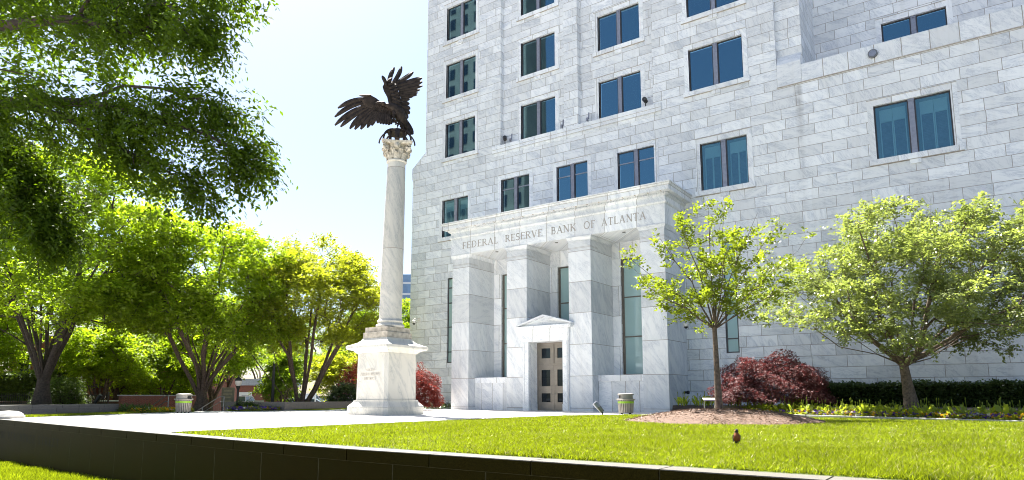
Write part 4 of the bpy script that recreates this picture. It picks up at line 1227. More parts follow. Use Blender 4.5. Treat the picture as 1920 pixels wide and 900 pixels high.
def skeleton(seeds, attr, r, pathw=0.35, bend=0.12, minang=None):
    """seeds: list of polylines (the first is the trunk); attr (n,3). returns node arrays and parents"""
    P = []; par = []; pl_ = []
    for s in seeds:
        s = [np.array(p, float) for p in s]
        if not P: P.append(s[0]); par.append(-1); pl_.append(0.0); cur = 0
        else:
            d = [np.linalg.norm(s[0] - q) for q in P]; cur = int(np.argmin(d))
            if d[cur] > .02: P.append(s[0]); par.append(cur); pl_.append(pl_[cur] + d[cur]); cur = len(P) - 1
        for p in s[1:]:
            P.append(p); par.append(cur); pl_.append(pl_[cur] + np.linalg.norm(p - P[cur])); cur = len(P) - 1
    base_n = len(seeds[0])
    fork = P[base_n - 1]
    order = np.argsort(np.linalg.norm(attr - fork, axis=1))
    Pa = np.zeros((len(P) + 4 * len(attr), 3)); Pa[:len(P)] = P; pla = np.zeros(len(Pa)); pla[:len(P)] = pl_; n = len(P)
    par = list(par); tips = []
    for i in order:
        a = attr[i]; d = np.linalg.norm(Pa[:n] - a, axis=1)
        cost = d + pathw * pla[:n] + np.where(Pa[:n, 2] > a[2] + .3, (Pa[:n, 2] - a[2]) * .8, 0)
        cost[:max(1, base_n - 2)] += 1e3
        j = int(np.argmin(cost)); q = Pa[j]; k = 1 if d[j] < .5 else 3
        c = j
        for m in range(1, k + 1):
            t_ = m / k; p_ = q + (a - q) * t_
            if m < k: p_ = p_ + r.normal(0, bend * .35 * d[j], 3) * (1 - t_) + np.array([0, 0, bend * d[j] * .55 * math.sin(math.pi * t_)])
            Pa[n] = p_; par.append(c); pla[n] = pla[c] + np.linalg.norm(p_ - Pa[c]); c = n; n += 1
        tips.append(c)
    return Pa[:n], np.array(par), np.array(tips)


def radii(P, par, r_base, r_tip=.008, base_n=0):
    n = len(P); w = np.zeros(n); kids = np.zeros(n, int)
    for i in range(n - 1, 0, -1):
        if w[i] == 0: w[i] = 1.0
        w[par[i]] += w[i]
    w[w == 0] = 1
    e = math.log(w[0]) / math.log(r_base / r_tip)
    rr = np.maximum(r_tip, r_tip * w ** (1 / e))
    if base_n:
        for i in range(base_n): rr[i] = r_base * (1 - .34 * i / (base_n - 1))
        rr[base_n:] = np.minimum(rr[base_n:], r_base * .62)
    return rr


def leaves(org, dirs, r, L=.4, per=10, ll=.12, lw=.05, droop=.5, jit=.05, spread=1.0):
    n = len(org)
    D = dirs + r.normal(0, .30, (n, 3)); D[:, 2] -= droop * .35; D /= np.linalg.norm(D, axis=1, keepdims=True)
    up = np.array([0, 0, 1.]) + r.normal(0, .35, (n, 3)); S = np.cross(D, up); S /= np.maximum(np.linalg.norm(S, axis=1, keepdims=True), 1e-5)
    Nn = np.cross(S, D)
    u = (np.arange(per) + .6) / per
    Lr = L * r.uniform(.6, 1.25, n)
    c = org[:, None, :] + D[:, None, :] * (u[None, :, None] * Lr[:, None, None]) + np.array([0, 0, -1.])[None, None, :] * (u[None, :, None] ** 2 * Lr[:, None, None] * droop * .4)
    sg = np.where(np.arange(per) % 2 == 0, 1., -1.)
    ld = D[:, None, :] * .55 + S[:, None, :] * sg[None, :, None] * spread + np.array([0, 0, -.35 * droop])[None, None, :] + r.normal(0, .28, (n, per, 3))
    ld /= np.linalg.norm(ld, axis=2, keepdims=True)
    ln = Nn[:, None, :] + r.normal(0, .45, (n, per, 3))
    ls = np.cross(ld, ln); ls /= np.maximum(np.linalg.norm(ls, axis=2, keepdims=True), 1e-5)
    sz = r.uniform(.65, 1.2, (n, per, 1))
    c = c + r.normal(0, jit, (n, per, 3))
    a = c; tip = c + ld * ll * sz; mid = c + ld * ll * .45 * sz; nn = np.cross(ls, ld)
    V = np.stack([a, mid + ls * lw * .5 * sz + nn * lw * .15, tip - nn * lw * .1, mid - ls * lw * .5 * sz + nn * lw * .15], 2).reshape(-1, 3)
    F = np.arange(n * per * 4).reshape(-1, 4)
    return V, F


def lumps(r, center, rad, n, lr, flat=.6, shell=.62, zmin=-9, bottom=-0.75):
    out = []
    while len(out) < n:
        v = r.normal(0, 1, 3); v /= np.linalg.norm(v)
        if v[2] < bottom: continue
        k = r.uniform(shell, 1.0)
        p = center + v * rad * k
        if p[2] < zmin: continue
        out.append(p)
    return np.array(out)


def crown_pts(r, L, lr, per, flat):
    o = r.normal(0, 1, (len(L), per, 3)); o /= np.linalg.norm(o, axis=2, keepdims=True); o *= r.uniform(.3, 1, (len(L), per, 1)) ** .5
    return (L[:, None, :] + o * np.array([lr, lr, lr * flat])).reshape(-1, 3)


def make_tree(name, label, cat, base, seeds, attr, ctr, r_trunk, leafmat, barkmat, seed, sprays=9, L=.45, per=9, ll=.15, lw=.07, droop=.6, jit=.06, rtip=.01, group=None, pathw=.35, bend=.12, tubes_n=6, sjit=.25, outw=.7, upw=.1):
    r = np.random.default_rng(seed)
    t = thing(name, label, cat, tuple(base), group)
    P, par, tips = skeleton(seeds, attr, r, pathw, bend)
    rr = radii(P, par, r_trunk, rtip, len(seeds[0]))
    idx = np.arange(1, len(P)); A, B = P[par[idx]], P[idx]; ra = np.minimum(rr[par[idx]], rr[idx] * 1.35 + .01); ra = np.where((par[idx] < len(seeds[0])) & (idx >= len(seeds[0])), np.minimum(rr[par[idx]] * .8, rr[idx] * 1.8), ra); ra[par[idx] == 0] = rr[0] * 1.22
    V, F = tubes_np(A, B, ra, rr[idx], tubes_n)
    arr_obj("trunk", V, F, barkmat, t, smooth=True)
    T = P[tips]; O = np.repeat(T, sprays, 0) + r.normal(0, sjit, (len(T) * sprays, 3)) * np.array([1, 1, .7])
    dd = O - np.asarray(ctr); dd /= np.maximum(np.linalg.norm(dd, axis=1, keepdims=True), 1e-4)
    dirs = dd * outw + r.normal(0, .55, O.shape) * np.array([1, 1, .6]); dirs[:, 2] += upw
    V, F = leaves(O, dirs, r, L, per, ll, lw, droop, jit)
    arr_obj("crown", V, F, leafmat, t)
    return t


CR = np.array((0.8166, 0.5772, 0)); CF = np.array((-0.5772, 0.8166, 0)); CU = np.array((0, 0, 1.0))


def vase_limbs(r, base, fork_h, n, ctr, rad, lean=.75, r0=.15, low=.35):
    """limbs that rise and spread from the fork like a vase"""
    S_ = [[base, base + CU * fork_h * .55 + r.normal(0, .05, 3), base + CU * fork_h]]
    for k in range(n):
        a = 2 * np.pi * (k + r.uniform(-.25, .25)) / n
        out = np.array((math.cos(a), math.sin(a), 0)); q = r.uniform(low, lean)
        e = ctr + out * np.array([rad[0], rad[1], 0]) * q; e[2] = ctr[2] + rad[2] * r.uniform(-.35, .45) * (1 - q * .5)
        f = base + CU * fork_h * r.uniform(.62, .98) + out * .12
        pts = []
        for u in (0, .18, .4, .65, 1):
            p = f + (e - f) * u; lift = math.sin(u * math.pi) * .10 * np.linalg.norm(e - f)
            p = p + out * lift * -.4 + CU * lift * .5 + (r.normal(0, .12, 3) if 0 < u < 1 else 0); pts.append(p)
        S_.append(pts)
    return S_


def park_tree(name, label, base, h, rad, fork_h, r_trunk, seed, leafmat, nl=42, per=9, n_limbs=9, group="spreading trees beyond the plaza", zc=.60, lr=1.25, sprays=11, barkmat=None, ll=.27, lw=.135, cshift=(0, 0, 0), bottom=-.8, L=.6, lean=.75, droop=.75):
    r = np.random.default_rng(seed); base = np.array(base, float)
    ctr = base + CU * h * zc + np.array(cshift)
    rd = np.array([rad, rad, h * (1 - zc)])
    Lp = lumps(r, ctr, rd * .9, nl, lr, bottom=bottom, zmin=base[2] + fork_h * .8)
    attr = crown_pts(r, Lp, lr, per, .5)
    return make_tree(name, label, "tree", base, vase_limbs(r, base, fork_h, n_limbs, ctr, rd, lean), attr, ctr - CU * h * .25, r_trunk, leafmat, barkmat or M['bark'], seed, sprays=sprays, L=L, per=9, ll=ll, lw=lw, droop=droop, rtip=.013, group=group, sjit=.32)


# the three vase-shaped trees at the far side of the plaza
park_tree("park_tree", "big vase-shaped tree with dark forked trunk behind the grey planter wall at far left", (-48.62, 17.62, .38), 17.6, 8.2, 1.9, .50, 11, M['leaf_bright'], nl=105, per=8, n_limbs=11, lr=1.5, barkmat=M['bark_dark'], zc=.56)
park_tree("park_tree", "broad vase-shaped tree with thick trunk beside the slatted bin across the plaza", (-45.37, 26.2, -.15), 14.0, 6.9, 1.5, .52, 12, M['leaf_bright'], nl=88, per=8, n_limbs=12, lr=1.35, zc=.58, lean=.9)
r_ = np.random.default_rng(13)
b3 = np.array((-42.13, 32.11, .40)); c3 = b3 + CU * 7.4 + CR * 1.2
seeds3 = [[b3 + CR * .1, b3 + CR * .1 + CU * .1, b3 + CR * .1 + CU * .2]]
for dx, df_, dz in ((-3.9, -.3, 4.2), (-3.4, .5, 5.4), (-2.2, .6, 6.6), (-.9, -.5, 7.6), (.2, .4, 8.4), (1.5, -.2, 8.0), (2.9, .4, 7.2), (3.8, -.3, 6.3)):
    e_ = b3 + CR * dx + CF * df_ * 3 + CU * dz; f_ = b3 + CR * (.13 * dx) + CF * df_ * .35 - CU * .05
    seeds3.append([f_] + [f_ + (e_ - f_) * u + CU * math.sin(u * math.pi) * -.3 + r_.normal(0, .08, 3) for u in (.2, .45, .7, 1)])
L3 = lumps(r_, c3, np.array([5.4, 5.2, 4.5]), 95, 1.2, bottom=-.75, zmin=3.0)
make_tree("park_tree", "yellow-green tree of many leaning stems behind the brown planter wall left of the column", "tree", b3, seeds3, crown_pts(r_, L3, 1.15, 8, .55), c3 - CU * 3, .36, M['leaf_yellow'], M['bark'], 13, sprays=11, L=.5, per=8, ll=.21, lw=.105, droop=.5, rtip=.012, group="spreading trees beyond the plaza", sjit=.3)
# trees further back
BGT = [("leafy tree far left beyond the dark hedge, cut by the picture's edge", (-74.0, 20.5, -1.0), 13.0, 5.5, 'leaf_mid', 50),
       ("leafy green tree filling the gap behind the grey planter wall right of the dark trunk", (-60, 27.2, -1.0), 9.5, 4.2, 'leaf_mid', 40), ("bright tree close behind the broad vase-shaped tree's right side", (-55.8, 33.2, -1.5), 10.0, 3.8, 'leaf_bright', 40), ("bright low tree at the left edge in front of the dark hedge", (-57.5, 15.0, 0), 9.0, 4.5, 'leaf_bright', 40),
       ("small maple with layered bright leaves in front of the brick house", (-56.4, 24.49, -.9), 7.6, 3.6, 'leaf_bright', 34), ("bright maple spreading over the white van roof", (-60.0, 31.0, -1.7), 8.6, 4.4, 'leaf_bright', 40),
       ("young yellow-green tree in the gap right of the leaning stems", (-45.2, 38.9, -.9), 6.4, 2.4, 'leaf_yellow', 26), ("mid green tree standing just left of the eagle column's pedestal behind parked cars", (-48.5, 44.5, -.75), 10.5, 3.2, 'leaf_mid', 34),
       ("small green tree between lamp post and leaning stems", (-56.3, 40.9, -1.2), 6.6, 1.9, 'leaf_mid', 28), ("tall green tree at the far left edge behind the iron fence", (-66.5, 19.5, -.5), 19.0, 7.0, 'leaf_mid', 60),
       ("bright tree seen in the slit between column and bank", (-50.2, 53.0, -1.0), 13.5, 3.4, 'leaf_bright', 34), ("tall tree above the brick house roof", (-90, 43.8, -1.0), 21.0, 8.5, 'leaf_mid', 64),
       ("distant tree left of the far brick building", (-97, 66, -1.0), 15, 7, 'leaf_bright', 40), ("distant tree behind the parked cars", (-84.1, 64.8, -1.0), 14, 6.5, 'leaf_mid', 40),
       ("distant bushy tree behind the white truck", (-77.8, 70.6, -1.0), 14.5, 6.0, 'leaf_yellow', 40), ("tall tree behind the left end of the brick house", (-88, 33.5, -1.0), 24, 9.0, 'leaf_bright', 70),
       ("green tree rising behind the broad vase-shaped tree", (-66, 41, -1.4), 13.5, 5.6, 'leaf_mid', 44)]
for i, (lb, b_, h_, rd_, mt, nl_) in enumerate(BGT):
    park_tree("background_tree", lb, b_, h_, rd_, h_ * (.12 if h_ < 9.2 or i == 0 else .30), .16 + .012 * h_, 40 + i, M[mt], bottom=(-.85 if h_ < 9.2 or i == 0 else -.35), nl=nl_, per=7, n_limbs=7, group="trees in the background", lr=.20 * rd_ + .35, sprays=10, ll=.26, lw=.13, L=.6)

# overhanging tree close to the left edge
r_ = np.random.default_rng(5)
BR = [[(-11.76, 2.85, 5.04), (-10.66, 3.39, 4.99), (-9.89, 3.7, 4.88), (-9.22, 3.96, 4.71), (-8.72, 4.22, 4.52), (-8.18, 4.52, 4.32), (-7.75, 4.75, 4.05), (-7.62, 4.85, 3.8)],
      [(-11.77, 2.86, 4.96), (-10.72, 3.36, 4.91), (-10.26, 3.59, 4.76), (-9.64, 3.84, 4.42), (-9.15, 4.11, 4.1), (-8.66, 4.38, 3.82), (-8.2, 4.66, 3.55)],
      [(-12.16, 2.98, 4.82), (-11.55, 3.34, 4.5), (-11.2, 3.55, 4.02), (-10.95, 3.7, 3.51), (-10.8, 3.8, 3.00)],
      [(-12.41, 2.91, 6.38), (-11.24, 3.48, 6.43), (-10.46, 3.83, 6.37), (-10.06, 4.05, 6.2), (-9.80, 4.17, 6.1)],
      [(-12.58, 2.85, 7.48), (-10.8, 3.67, 7.15), (-9.51, 4.18, 6.59), (-8.88, 4.34, 6.25), (-8.60, 4.47, 5.98), (-8.45, 4.54, 5.75)],
      [(-11.99, 3.18, 7.97), (-10.24, 3.99, 7.62), (-8.86, 4.58, 6.97), (-8.12, 4.81, 6.5)],
      [(-9.89, 3.7, 4.88), (-9.5, 4.06, 5.16), (-8.98, 4.32, 5.08), (-8.48, 4.58, 4.89), (-8.05, 4.80, 4.66)],
      [(-11.76, 2.85, 5.04), (-11.0, 2.64, 5.1), (-10.4, 2.92, 5.19), (-10.1, 3.17, 5.12), (-9.95, 3.28, 4.95)],
      [(-10.8, 3.67, 7.15), (-10.16, 3.95, 6.71), (-9.71, 4.22, 6.45), (-9.45, 4.35, 6.2), (-9.36, 4.46, 6.05)]]
WT = [58, 56, 120, 30, 44, 38, 36, 12, 32]
nb = np.array((-16.4, 1.4, -1.6))
seedsN = [[nb, nb + CU * 2.2, nb + np.array((.5, .2, 4.2))], [nb + np.array((.5, .2, 4.2)), (-14.2, 2.2, 4.6), BR[0][0]], [nb + np.array((.5, .2, 4.2)), (-14.4, 2.2, 5.9), BR[3][0]], [nb + np.array((.5, .2, 4.2)), (-14.6, 2.1, 6.5), BR[4][0]],
          [(-14.4, 2.2, 5.9), BR[2][0]], [(-14.6, 2.1, 6.5), BR[5][0]]]
at = []
for b_, w_ in zip(BR, WT):
    seedsN.append(b_)
    P_ = np.array(b_); u = r_.uniform(.08, 1, w_) ** .9 * (len(b_) - 1); i0 = np.minimum(u.astype(int), len(b_) - 2); f_ = (u - i0)[:, None]
    p_ = P_[i0] * (1 - f_) + P_[i0 + 1] * f_; tp = (1 - u / (len(b_) - 1))[:, None] * .36 + .10
    at.append(p_ + r_.normal(0, 1, p_.shape) * np.array([.85, .85, .48]) * tp + np.array([0, 0, -.02]))
at = np.concatenate(at)
gap = (at[:, 0] > -10.4) & (at[:, 2] > 5.02) & (at[:, 2] < np.where(at[:, 0] < -8.75, 6.12, 5.62))
at = at[~gap]                                           # open air between the upper and the lower limbs
# the upper crown, above and left of the picture, that shades the limbs below it
up_c = np.stack([r_.uniform(-16.5, -10.2, 95), r_.uniform(1.2, 6.6, 95), r_.uniform(7.6, 10.5, 95)], 1)
t = thing("overhanging_tree", "near tree at the left whose leafy branches hang into the picture from the edge", "tree", tuple(nb))
P, par, tips = skeleton(seedsN, np.concatenate([at, up_c]), r_, .25, .10)
rr = radii(P, par, .26, .0035); idx = np.arange(1, len(P))
V, F = tubes_np(P[par[idx]], P[idx], np.minimum(rr[par[idx]], rr[idx] * 1.3 + .004), rr[idx], 6); arr_obj("trunk", V, F, M['bark_dark'], t, smooth=True)
na = len(at); dist_up = np.min(np.linalg.norm(P[tips][:, None, :] - at[None, ::6, :], axis=2), axis=1)
low_t = P[tips][P[tips][:, 2] < 7.55]; hi_t = P[tips][P[tips][:, 2] >= 7.55]
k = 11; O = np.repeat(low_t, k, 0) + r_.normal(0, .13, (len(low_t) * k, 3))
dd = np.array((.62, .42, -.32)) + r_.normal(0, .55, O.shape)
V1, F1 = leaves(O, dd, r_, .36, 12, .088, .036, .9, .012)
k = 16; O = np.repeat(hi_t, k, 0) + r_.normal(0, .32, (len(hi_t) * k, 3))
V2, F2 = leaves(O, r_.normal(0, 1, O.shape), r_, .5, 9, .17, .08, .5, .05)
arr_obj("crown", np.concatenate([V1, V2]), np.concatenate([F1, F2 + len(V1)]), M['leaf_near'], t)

# young tree on the mulch mound
r_ = np.random.default_rng(21); b_ = np.array((-7.55, 22.93, .36)); ctr = b_ + CU * 4.9 + CR * -.1
sd = [[b_, b_ + CU * 1.4 + CR * -.03, b_ + CU * 2.85 + CR * -.05]]
f_ = sd[0][-1]
ends = [(-2.55, .2, 5.4), (-1.75, -.5, 6.0), (-.9, .6, 6.9), (-.2, -.4, 7.2), (.55, .4, 7.5), (1.3, -.5, 6.9), (2.2, .3, 6.7), (2.75, .2, 5.7), (-1.9, .9, 4.5), (1.8, 1.2, 4.6), (-2.2, -.6, 4.3), (2.1, -.7, 4.3), (.1, 1.6, 5.9), (0, -1.6, 5.5)]
for dx, df_, dz in ends:
    e_ = b_ + CR * dx * 1.12 + CF * df_ + CU * (dz - .05)
    sd.append([f_] + [f_ + (e_ - f_) * np.array([u ** 1.15, u ** 1.15, u]) + r_.normal(0, .05, 3) * (u < 1) for u in (.25, .5, .75, 1)])
at = []
for pl_ in sd[1:]:
    P_ = np.array(pl_); m_ = 15; u = r_.uniform(.25, 1, m_) * 4; i0 = np.minimum(u.astype(int), 3); fr = (u - i0)[:, None]
    at.append(P_[i0] * (1 - fr) + P_[i0 + 1] * fr + r_.normal(0, .24, (m_, 3)))
make_tree("young_tree", "slender young tree with thin straight trunk on the round straw mound", "tree", b_, sd, np.concatenate(at), b_ + CU * 3, .118, M['leaf_small'], M['bark_grey'], 21, sprays=7, L=.32, per=6, ll=.135, lw=.078, droop=.3, jit=.02, rtip=.005, sjit=.10, upw=.35, bend=.06)

# wide spreading tree in front of the right wall
r_ = np.random.default_rng(23); b_ = np.array((-2.58, 31.62, .40)); f_ = b_ + CU * 1.75 + CR * -.2
sd = [[b_, b_ + CU * .9 + CR * -.1, f_]]
for dx, df_, dz in [(-5.2, .3, 3.5), (-5.4, -.8, 5.2), (-3.6, .9, 6.5), (-2.2, -1, 7.4), (-.6, .8, 8.4), (1.0, -.8, 8.6), (2.6, .7, 8.2), (4.2, -.5, 6.9), (5.2, .6, 5.2), (5.4, -.4, 3.4), (-3.9, -1.8, 3.9), (3.2, -2.0, 3.9), (0, -2.6, 5.6), (-2, 2.0, 5), (2.4, 2.0, 5.2), (6.8, 0, 4.3), (6.5, .5, 6.3)]:
    e_ = b_ + CR * dx + CF * df_ + CU * dz
    sd.append([f_] + [f_ + (e_ - f_) * np.array([u, u, u ** 1.25]) + CU * .35 * math.sin(u * math.pi) * (1 if dz < 5 else 0) + r_.normal(0, .10, 3) * (u < 1) for u in (.2, .45, .7, 1)])
ctr = b_ + CU * 4.9 + CR * .55
Lp = lumps(r_, ctr, np.array([6.0, 4.3, 4.45]), 175, .7, bottom=-.8, shell=.35, zmin=2.75)
# the crown is widest and lowest at its sides, thin to the left top
keep = ((Lp - ctr) @ CR > -3.4) | ((Lp - ctr)[:, 2] < 1.6)
make_tree("spreading_tree", "wide spreading tree with glossy pale leaves in front of the marble wall at right", "tree", b_, sd, crown_pts(r_, Lp[keep], .72, 8, .42), ctr - CU * 2.2, .27, M['leaf_grey'], M['bark_grey'], 23, sprays=5, L=.40, per=8, ll=.15, lw=.088, droop=.45, jit=.03, rtip=.006, sjit=.15, bend=.10)


def mound_shrub(name, label, cat, c, rx, ry, h, mat, n, seed, ll=.10, lw=.05, L=.25, droop=.9, per=8, z0=.12, bark=None, inner=True):
    r = np.random.default_rng(seed); c = np.array(c, float)
    t = thing(name, label, cat, tuple(c))
    v = r.normal(0, 1, (n, 3)); v /= np.linalg.norm(v, axis=1, keepdims=True); v[:, 2] = np.abs(v[:, 2])
    k = r.uniform(.55, 1.0, (n, 1)) ** .6
    bump = 1 + .16 * np.sin(v[:, 0:1] * 7 + seed) * np.cos(v[:, 1:2] * 6) + .08 * np.sin(v[:, 2:3] * 13 + v[:, 0:1] * 9)
    P = c + v * k * bump * np.array([rx, ry, h * (1 - z0)]) + CU * h * z0
    d = v.copy(); d[:, 2] *= .3
    V, F = leaves(P, d, r, L, per, ll, lw, droop, .02)
    arr_obj("foliage", V, F, mat, t)
    m = MB()
    for q in range(7):
        a = q * 2 * math.pi / 7 + .3
        m.tube([(c[0], c[1], c[2]), (c[0] + .25 * rx * math.cos(a), c[1] + .25 * ry * math.sin(a), c[2] + .35 * h), (c[0] + .62 * rx * math.cos(a), c[1] + .62 * ry * math.sin(a), c[2] + .66 * h)], [.06, .04, .015], 6)
    m.build("stems", bark or M['bark_dark'], t)
    return t


mound_shrub("red_maple", "low spreading dark red maple bush against the right marble wall", "bush", (-8.45, 33.1, .42), 2.6, 1.9, 2.4, M['leaf_red'], 8000, 31, ll=.085, lw=.045, L=.2, per=7)
mound_shrub("red_maple", "bright scarlet maple bush between the eagle column and the bank", "bush", (-31.6, 33.6, -.02), 1.45, 1.7, 2.75, M['leaf_scarlet'], 3600, 32, ll=.10, lw=.05, L=.2)
mound_shrub("red_maple", "small red maple peeping out left of the eagle column's pedestal", "bush", (-40.6, 36.3, .42), 1.5, 1.5, 3.4, M['leaf_scarlet'], 900, 33, ll=.14, lw=.06)
mound_shrub("dark_shrub", "dark glossy evergreen shrub left of the eagle column's pedestal", "bush", (-39.4, 34.0, .42), 1.1, 1.1, 1.45, M['leaf_dark'], 900, 34, ll=.13, lw=.07, droop=.2)
mound_shrub("round_shrub", "clipped round green shrub behind the iron fence beside the dark trunk", "bush", (-52.12, 20.05, .1), 1.75, 1.6, 2.1, M['leaf_shrub'], 1900, 35, ll=.10, lw=.05, droop=.1)
mound_shrub("low_groundcover", "low clipped green plants at the foot of the bank's left corner", "plants", (-33.6, 37.6, -.02), 2.6, .8, .42, M['leaf_dark'], 700, 36, ll=.08, lw=.045, droop=.1)
mound_shrub("low_groundcover", "low green plants under the lamp post beside purple flowers", "plants", (-40.6, 26.6, -.1), .9, .7, .6, M['leaf_shrub'], 400, 37, ll=.12, lw=.04, droop=.1)


def hedge(name, label, x0, x1, y0, y1, z0, z1, mat, n, seed, ll=.09, lw=.05, rot=None):
    r = np.random.default_rng(seed); t = thing(name, label, "hedge", ((x0 + x1) / 2, (y0 + y1) / 2, z0))
    m = MB(); m.box(x0 + .1, x1 - .1, y0 + .12, y1 - .1, z0, z1 - .14); m.build("dark_core", M['bark_dark'], t)  # solid dark core in place of the hedge's shaded inside
    k = r.uniform(0, 1, n); top = k < .42
    x = r.uniform(x0, x1, n); y = np.where(top, r.uniform(y0, y1, n), y0 + r.uniform(-.05, .12, n)); z = np.where(top, z1 + r.normal(-.05, .06, n) + .06 * np.sin(x * 3) * np.cos(x * 1.3), r.uniform(z0, z1, n))
    P = np.stack([x, y, z], 1); d = np.stack([r.normal(0, .6, n), np.where(top, 0, -1.), np.where(top, 1., .5)], 1)
    V, F = leaves(P, d, r, .18, 4, ll * 1.6, lw * 1.7, 0.0, .02)
    arr_obj("foliage", V, F, mat, t)


hedge("evergreen_hedge", "long dark clipped hedge along the foot of the right marble wall", -8.0, 6.0, 36.7, 38.1, .42, 1.34, M['leaf_dark'], 15000, 51)
hedge("evergreen_hedge", "dark hedge behind the iron fence at the far left", -78, -57.2, 21.5, 23.0, .3, 2.7, M['leaf_shrub'], 5000, 52, ll=.16, lw=.09)

# tulip stalks in the bed: each a plant of its own
tp = []
for v_ in range(4):
    r = np.random.default_rng(60 + v_)
    t = thing("tulip_plant", "spent tulip plant with a bare green stalk and broad leaves in the kerbed flower bed", "tulip", (0, 0, -20), "spent tulips in the flower bed")
    m = MB(); hh = .36 + .05 * v_
    m.tube([(0, 0, 0), (.01 * v_, .01, hh * .6), (.03, .02 * v_ - .03, hh)], [.009, .007, .006], 5); m.ball((.03, .02 * v_ - .03, hh + .03), (.014, .014, .042), 7, 6); m.build("stalk", M['tulip'], t, local=True)
    V_, F_ = [], []
    for q in range(3):
        a = q * 2.1 + v_; ln = .30 + .07 * q
        c, s = math.cos(a), math.sin(a); b0 = len(V_)
        for u, ww, zz in ((0, .012, 0), (.35, .055, .55), (.7, .045, .85), (1, .003, .8)):
            V_ += [(c * u * ln * .6 - s * ww, s * u * ln * .6 + c * ww, zz * ln), (c * u * ln * .6 + s * ww, s * u * ln * .6 - c * ww, zz * ln)]
        for i in range(3): F_.append([b0 + 2 * i, b0 + 2 * i + 1, b0 + 2 * i + 3, b0 + 2 * i + 2])
    arr_obj("leaves", V_, F_, M['tulip'], t, local=True)
    tp.append(t)
r = np.random.default_rng(66); spots = []
for i in range(210):
    x = r.uniform(-9.5, 3.2); spots.append((x, float(kerb_y(x)) + r.uniform(.35, 1.9), .06))
for i in range(46):
    x = r.uniform(-13.4, -7.2); spots.append((x, 33.7 + (x + 13.4) * -.05 + r.uniform(-.5, .9), .42 if x > -11 else .42))
def copy_tree(o):
    c = o.copy(); col.objects.link(c)
    for ch in list(o.children):
        d = ch.copy(); col.objects.link(d); d.parent = c
    return c
for i, (x, y, z) in enumerate(spots):
    o = tp[i] if i < 4 else copy_tree(tp[i % 4])
    o.location = (x, y, z); o.rotation_euler = (r.normal(0, .08), r.normal(0, .08), r.uniform(0, 6.28)); s = r.uniform(.95, 1.5); o.scale = (s, s, s)
    if i >= 210: o["label"] = "spent tulip plant with a bare green stalk in the raised bed behind the straw mound"; o["group"] = "spent tulips behind the mound"


def flowers(x, y, z, mat, r, size=.04):
    n = len(x); a = r.uniform(0, 6.28, (n, 1)) + np.arange(5)[None, :] * 1.2566
    tl = r.normal(0, .5, (n, 2)); tl[:, 1] -= .6
    ca, sa = np.cos(a), np.sin(a); c = np.stack([x, y, z], 1)[:, None, :]
    def pt(rad, off, dz):
        X, Y = rad * np.cos(a + off), rad * np.sin(a + off)
        return c + np.stack([X, Y, dz + X * tl[:, :1] + Y * tl[:, 1:]], -1)
    V = np.stack([c + np.zeros((n, 5, 3)), pt(size, -.55, 0), pt(size * 1.25, 0, .004), pt(size, .55, 0)], 2).reshape(-1, 3)
    return V, np.arange(n * 20).reshape(-1, 4)


def flower_patch(label, fx, n, mats, seed, gl=True, size=.04, zz=.06):
    r = np.random.default_rng(seed)
    allV, allF, mi = [], [], []; b0 = 0
    for k, (mat, share) in enumerate(mats):
        x, y = fx(r, int(n * share)); V, F = flowers(x, y, zz + r.uniform(.08, .24, len(x)), mat, r, size)
        allV.append(V); allF.append(F + b0); b0 += len(V); mi.append(np.full(len(F), k))
    x, y = fx(r, n); P = np.stack([x, y, np.full(len(x), zz)], 1)
    V, F = leaves(P, np.stack([r.normal(0, .5, len(x)), r.normal(0, .5, len(x)), np.ones(len(x))], 1), r, .22, 6, .15, .055, 0, .04)
    allV.append(V); allF.append(F + b0); mi.append(np.full(len(F), len(mats)))
    o = arr_obj("pansies", np.concatenate(allV), np.concatenate(allF), [M[m] for m, _ in mats] + [M['tulip']], midx=np.concatenate(mi))
    tag(o, label, "flowers", kind="stuff")


def fbed(r, n):
    x = r.uniform(-9.8, 7, n); c = np.sin(x * 2.1) * .5; y = kerb_y(x) + .25 + np.abs(r.normal(.0, .75, n)) % 1.75; return x, y


flower_patch("carpet of purple, yellow and white pansies in the kerbed bed under the spreading tree", fbed, 3000, [('petal_purple', .55), ('petal_yellow', .45), ('petal_white', .15)], 71, size=.05)
flower_patch("purple pansies with some yellow at the plaza edge by the lamp post", lambda r, n: (r.uniform(-40.6, -38.5, n), r.uniform(25.2, 28.0, n)), 420, [('petal_purple', 1.3), ('petal_yellow', .25), ('petal_white', .15)], 72, size=.055, zz=.0)
flower_patch("yellow pansies at the plaza edge left of the slatted bin", lambda r, n: (r.uniform(-40.6, -38.9, n), r.uniform(18.6, 22.2, n)), 360, [('petal_yellow', 1.1), ('petal_white', .2)], 73, size=.055, zz=.0)
r = np.random.default_rng(74); n = 160
P = np.stack([r.uniform(-40.8, -39.2, n), r.uniform(18.4, 20.0, n), np.zeros(n)], 1)
t = thing("lily_clump", "clump of strap-leaved green plants at the end of the grey planter wall", "plants", (-40, 19.2, 0))
V, F = leaves(P, np.stack([r.normal(0, .3, n), r.normal(0, .3, n), np.ones(n)], 1), r, .25, 6, .42, .05, .2, .05); arr_obj("foliage", V, F, M['leaf_shrub'], t)

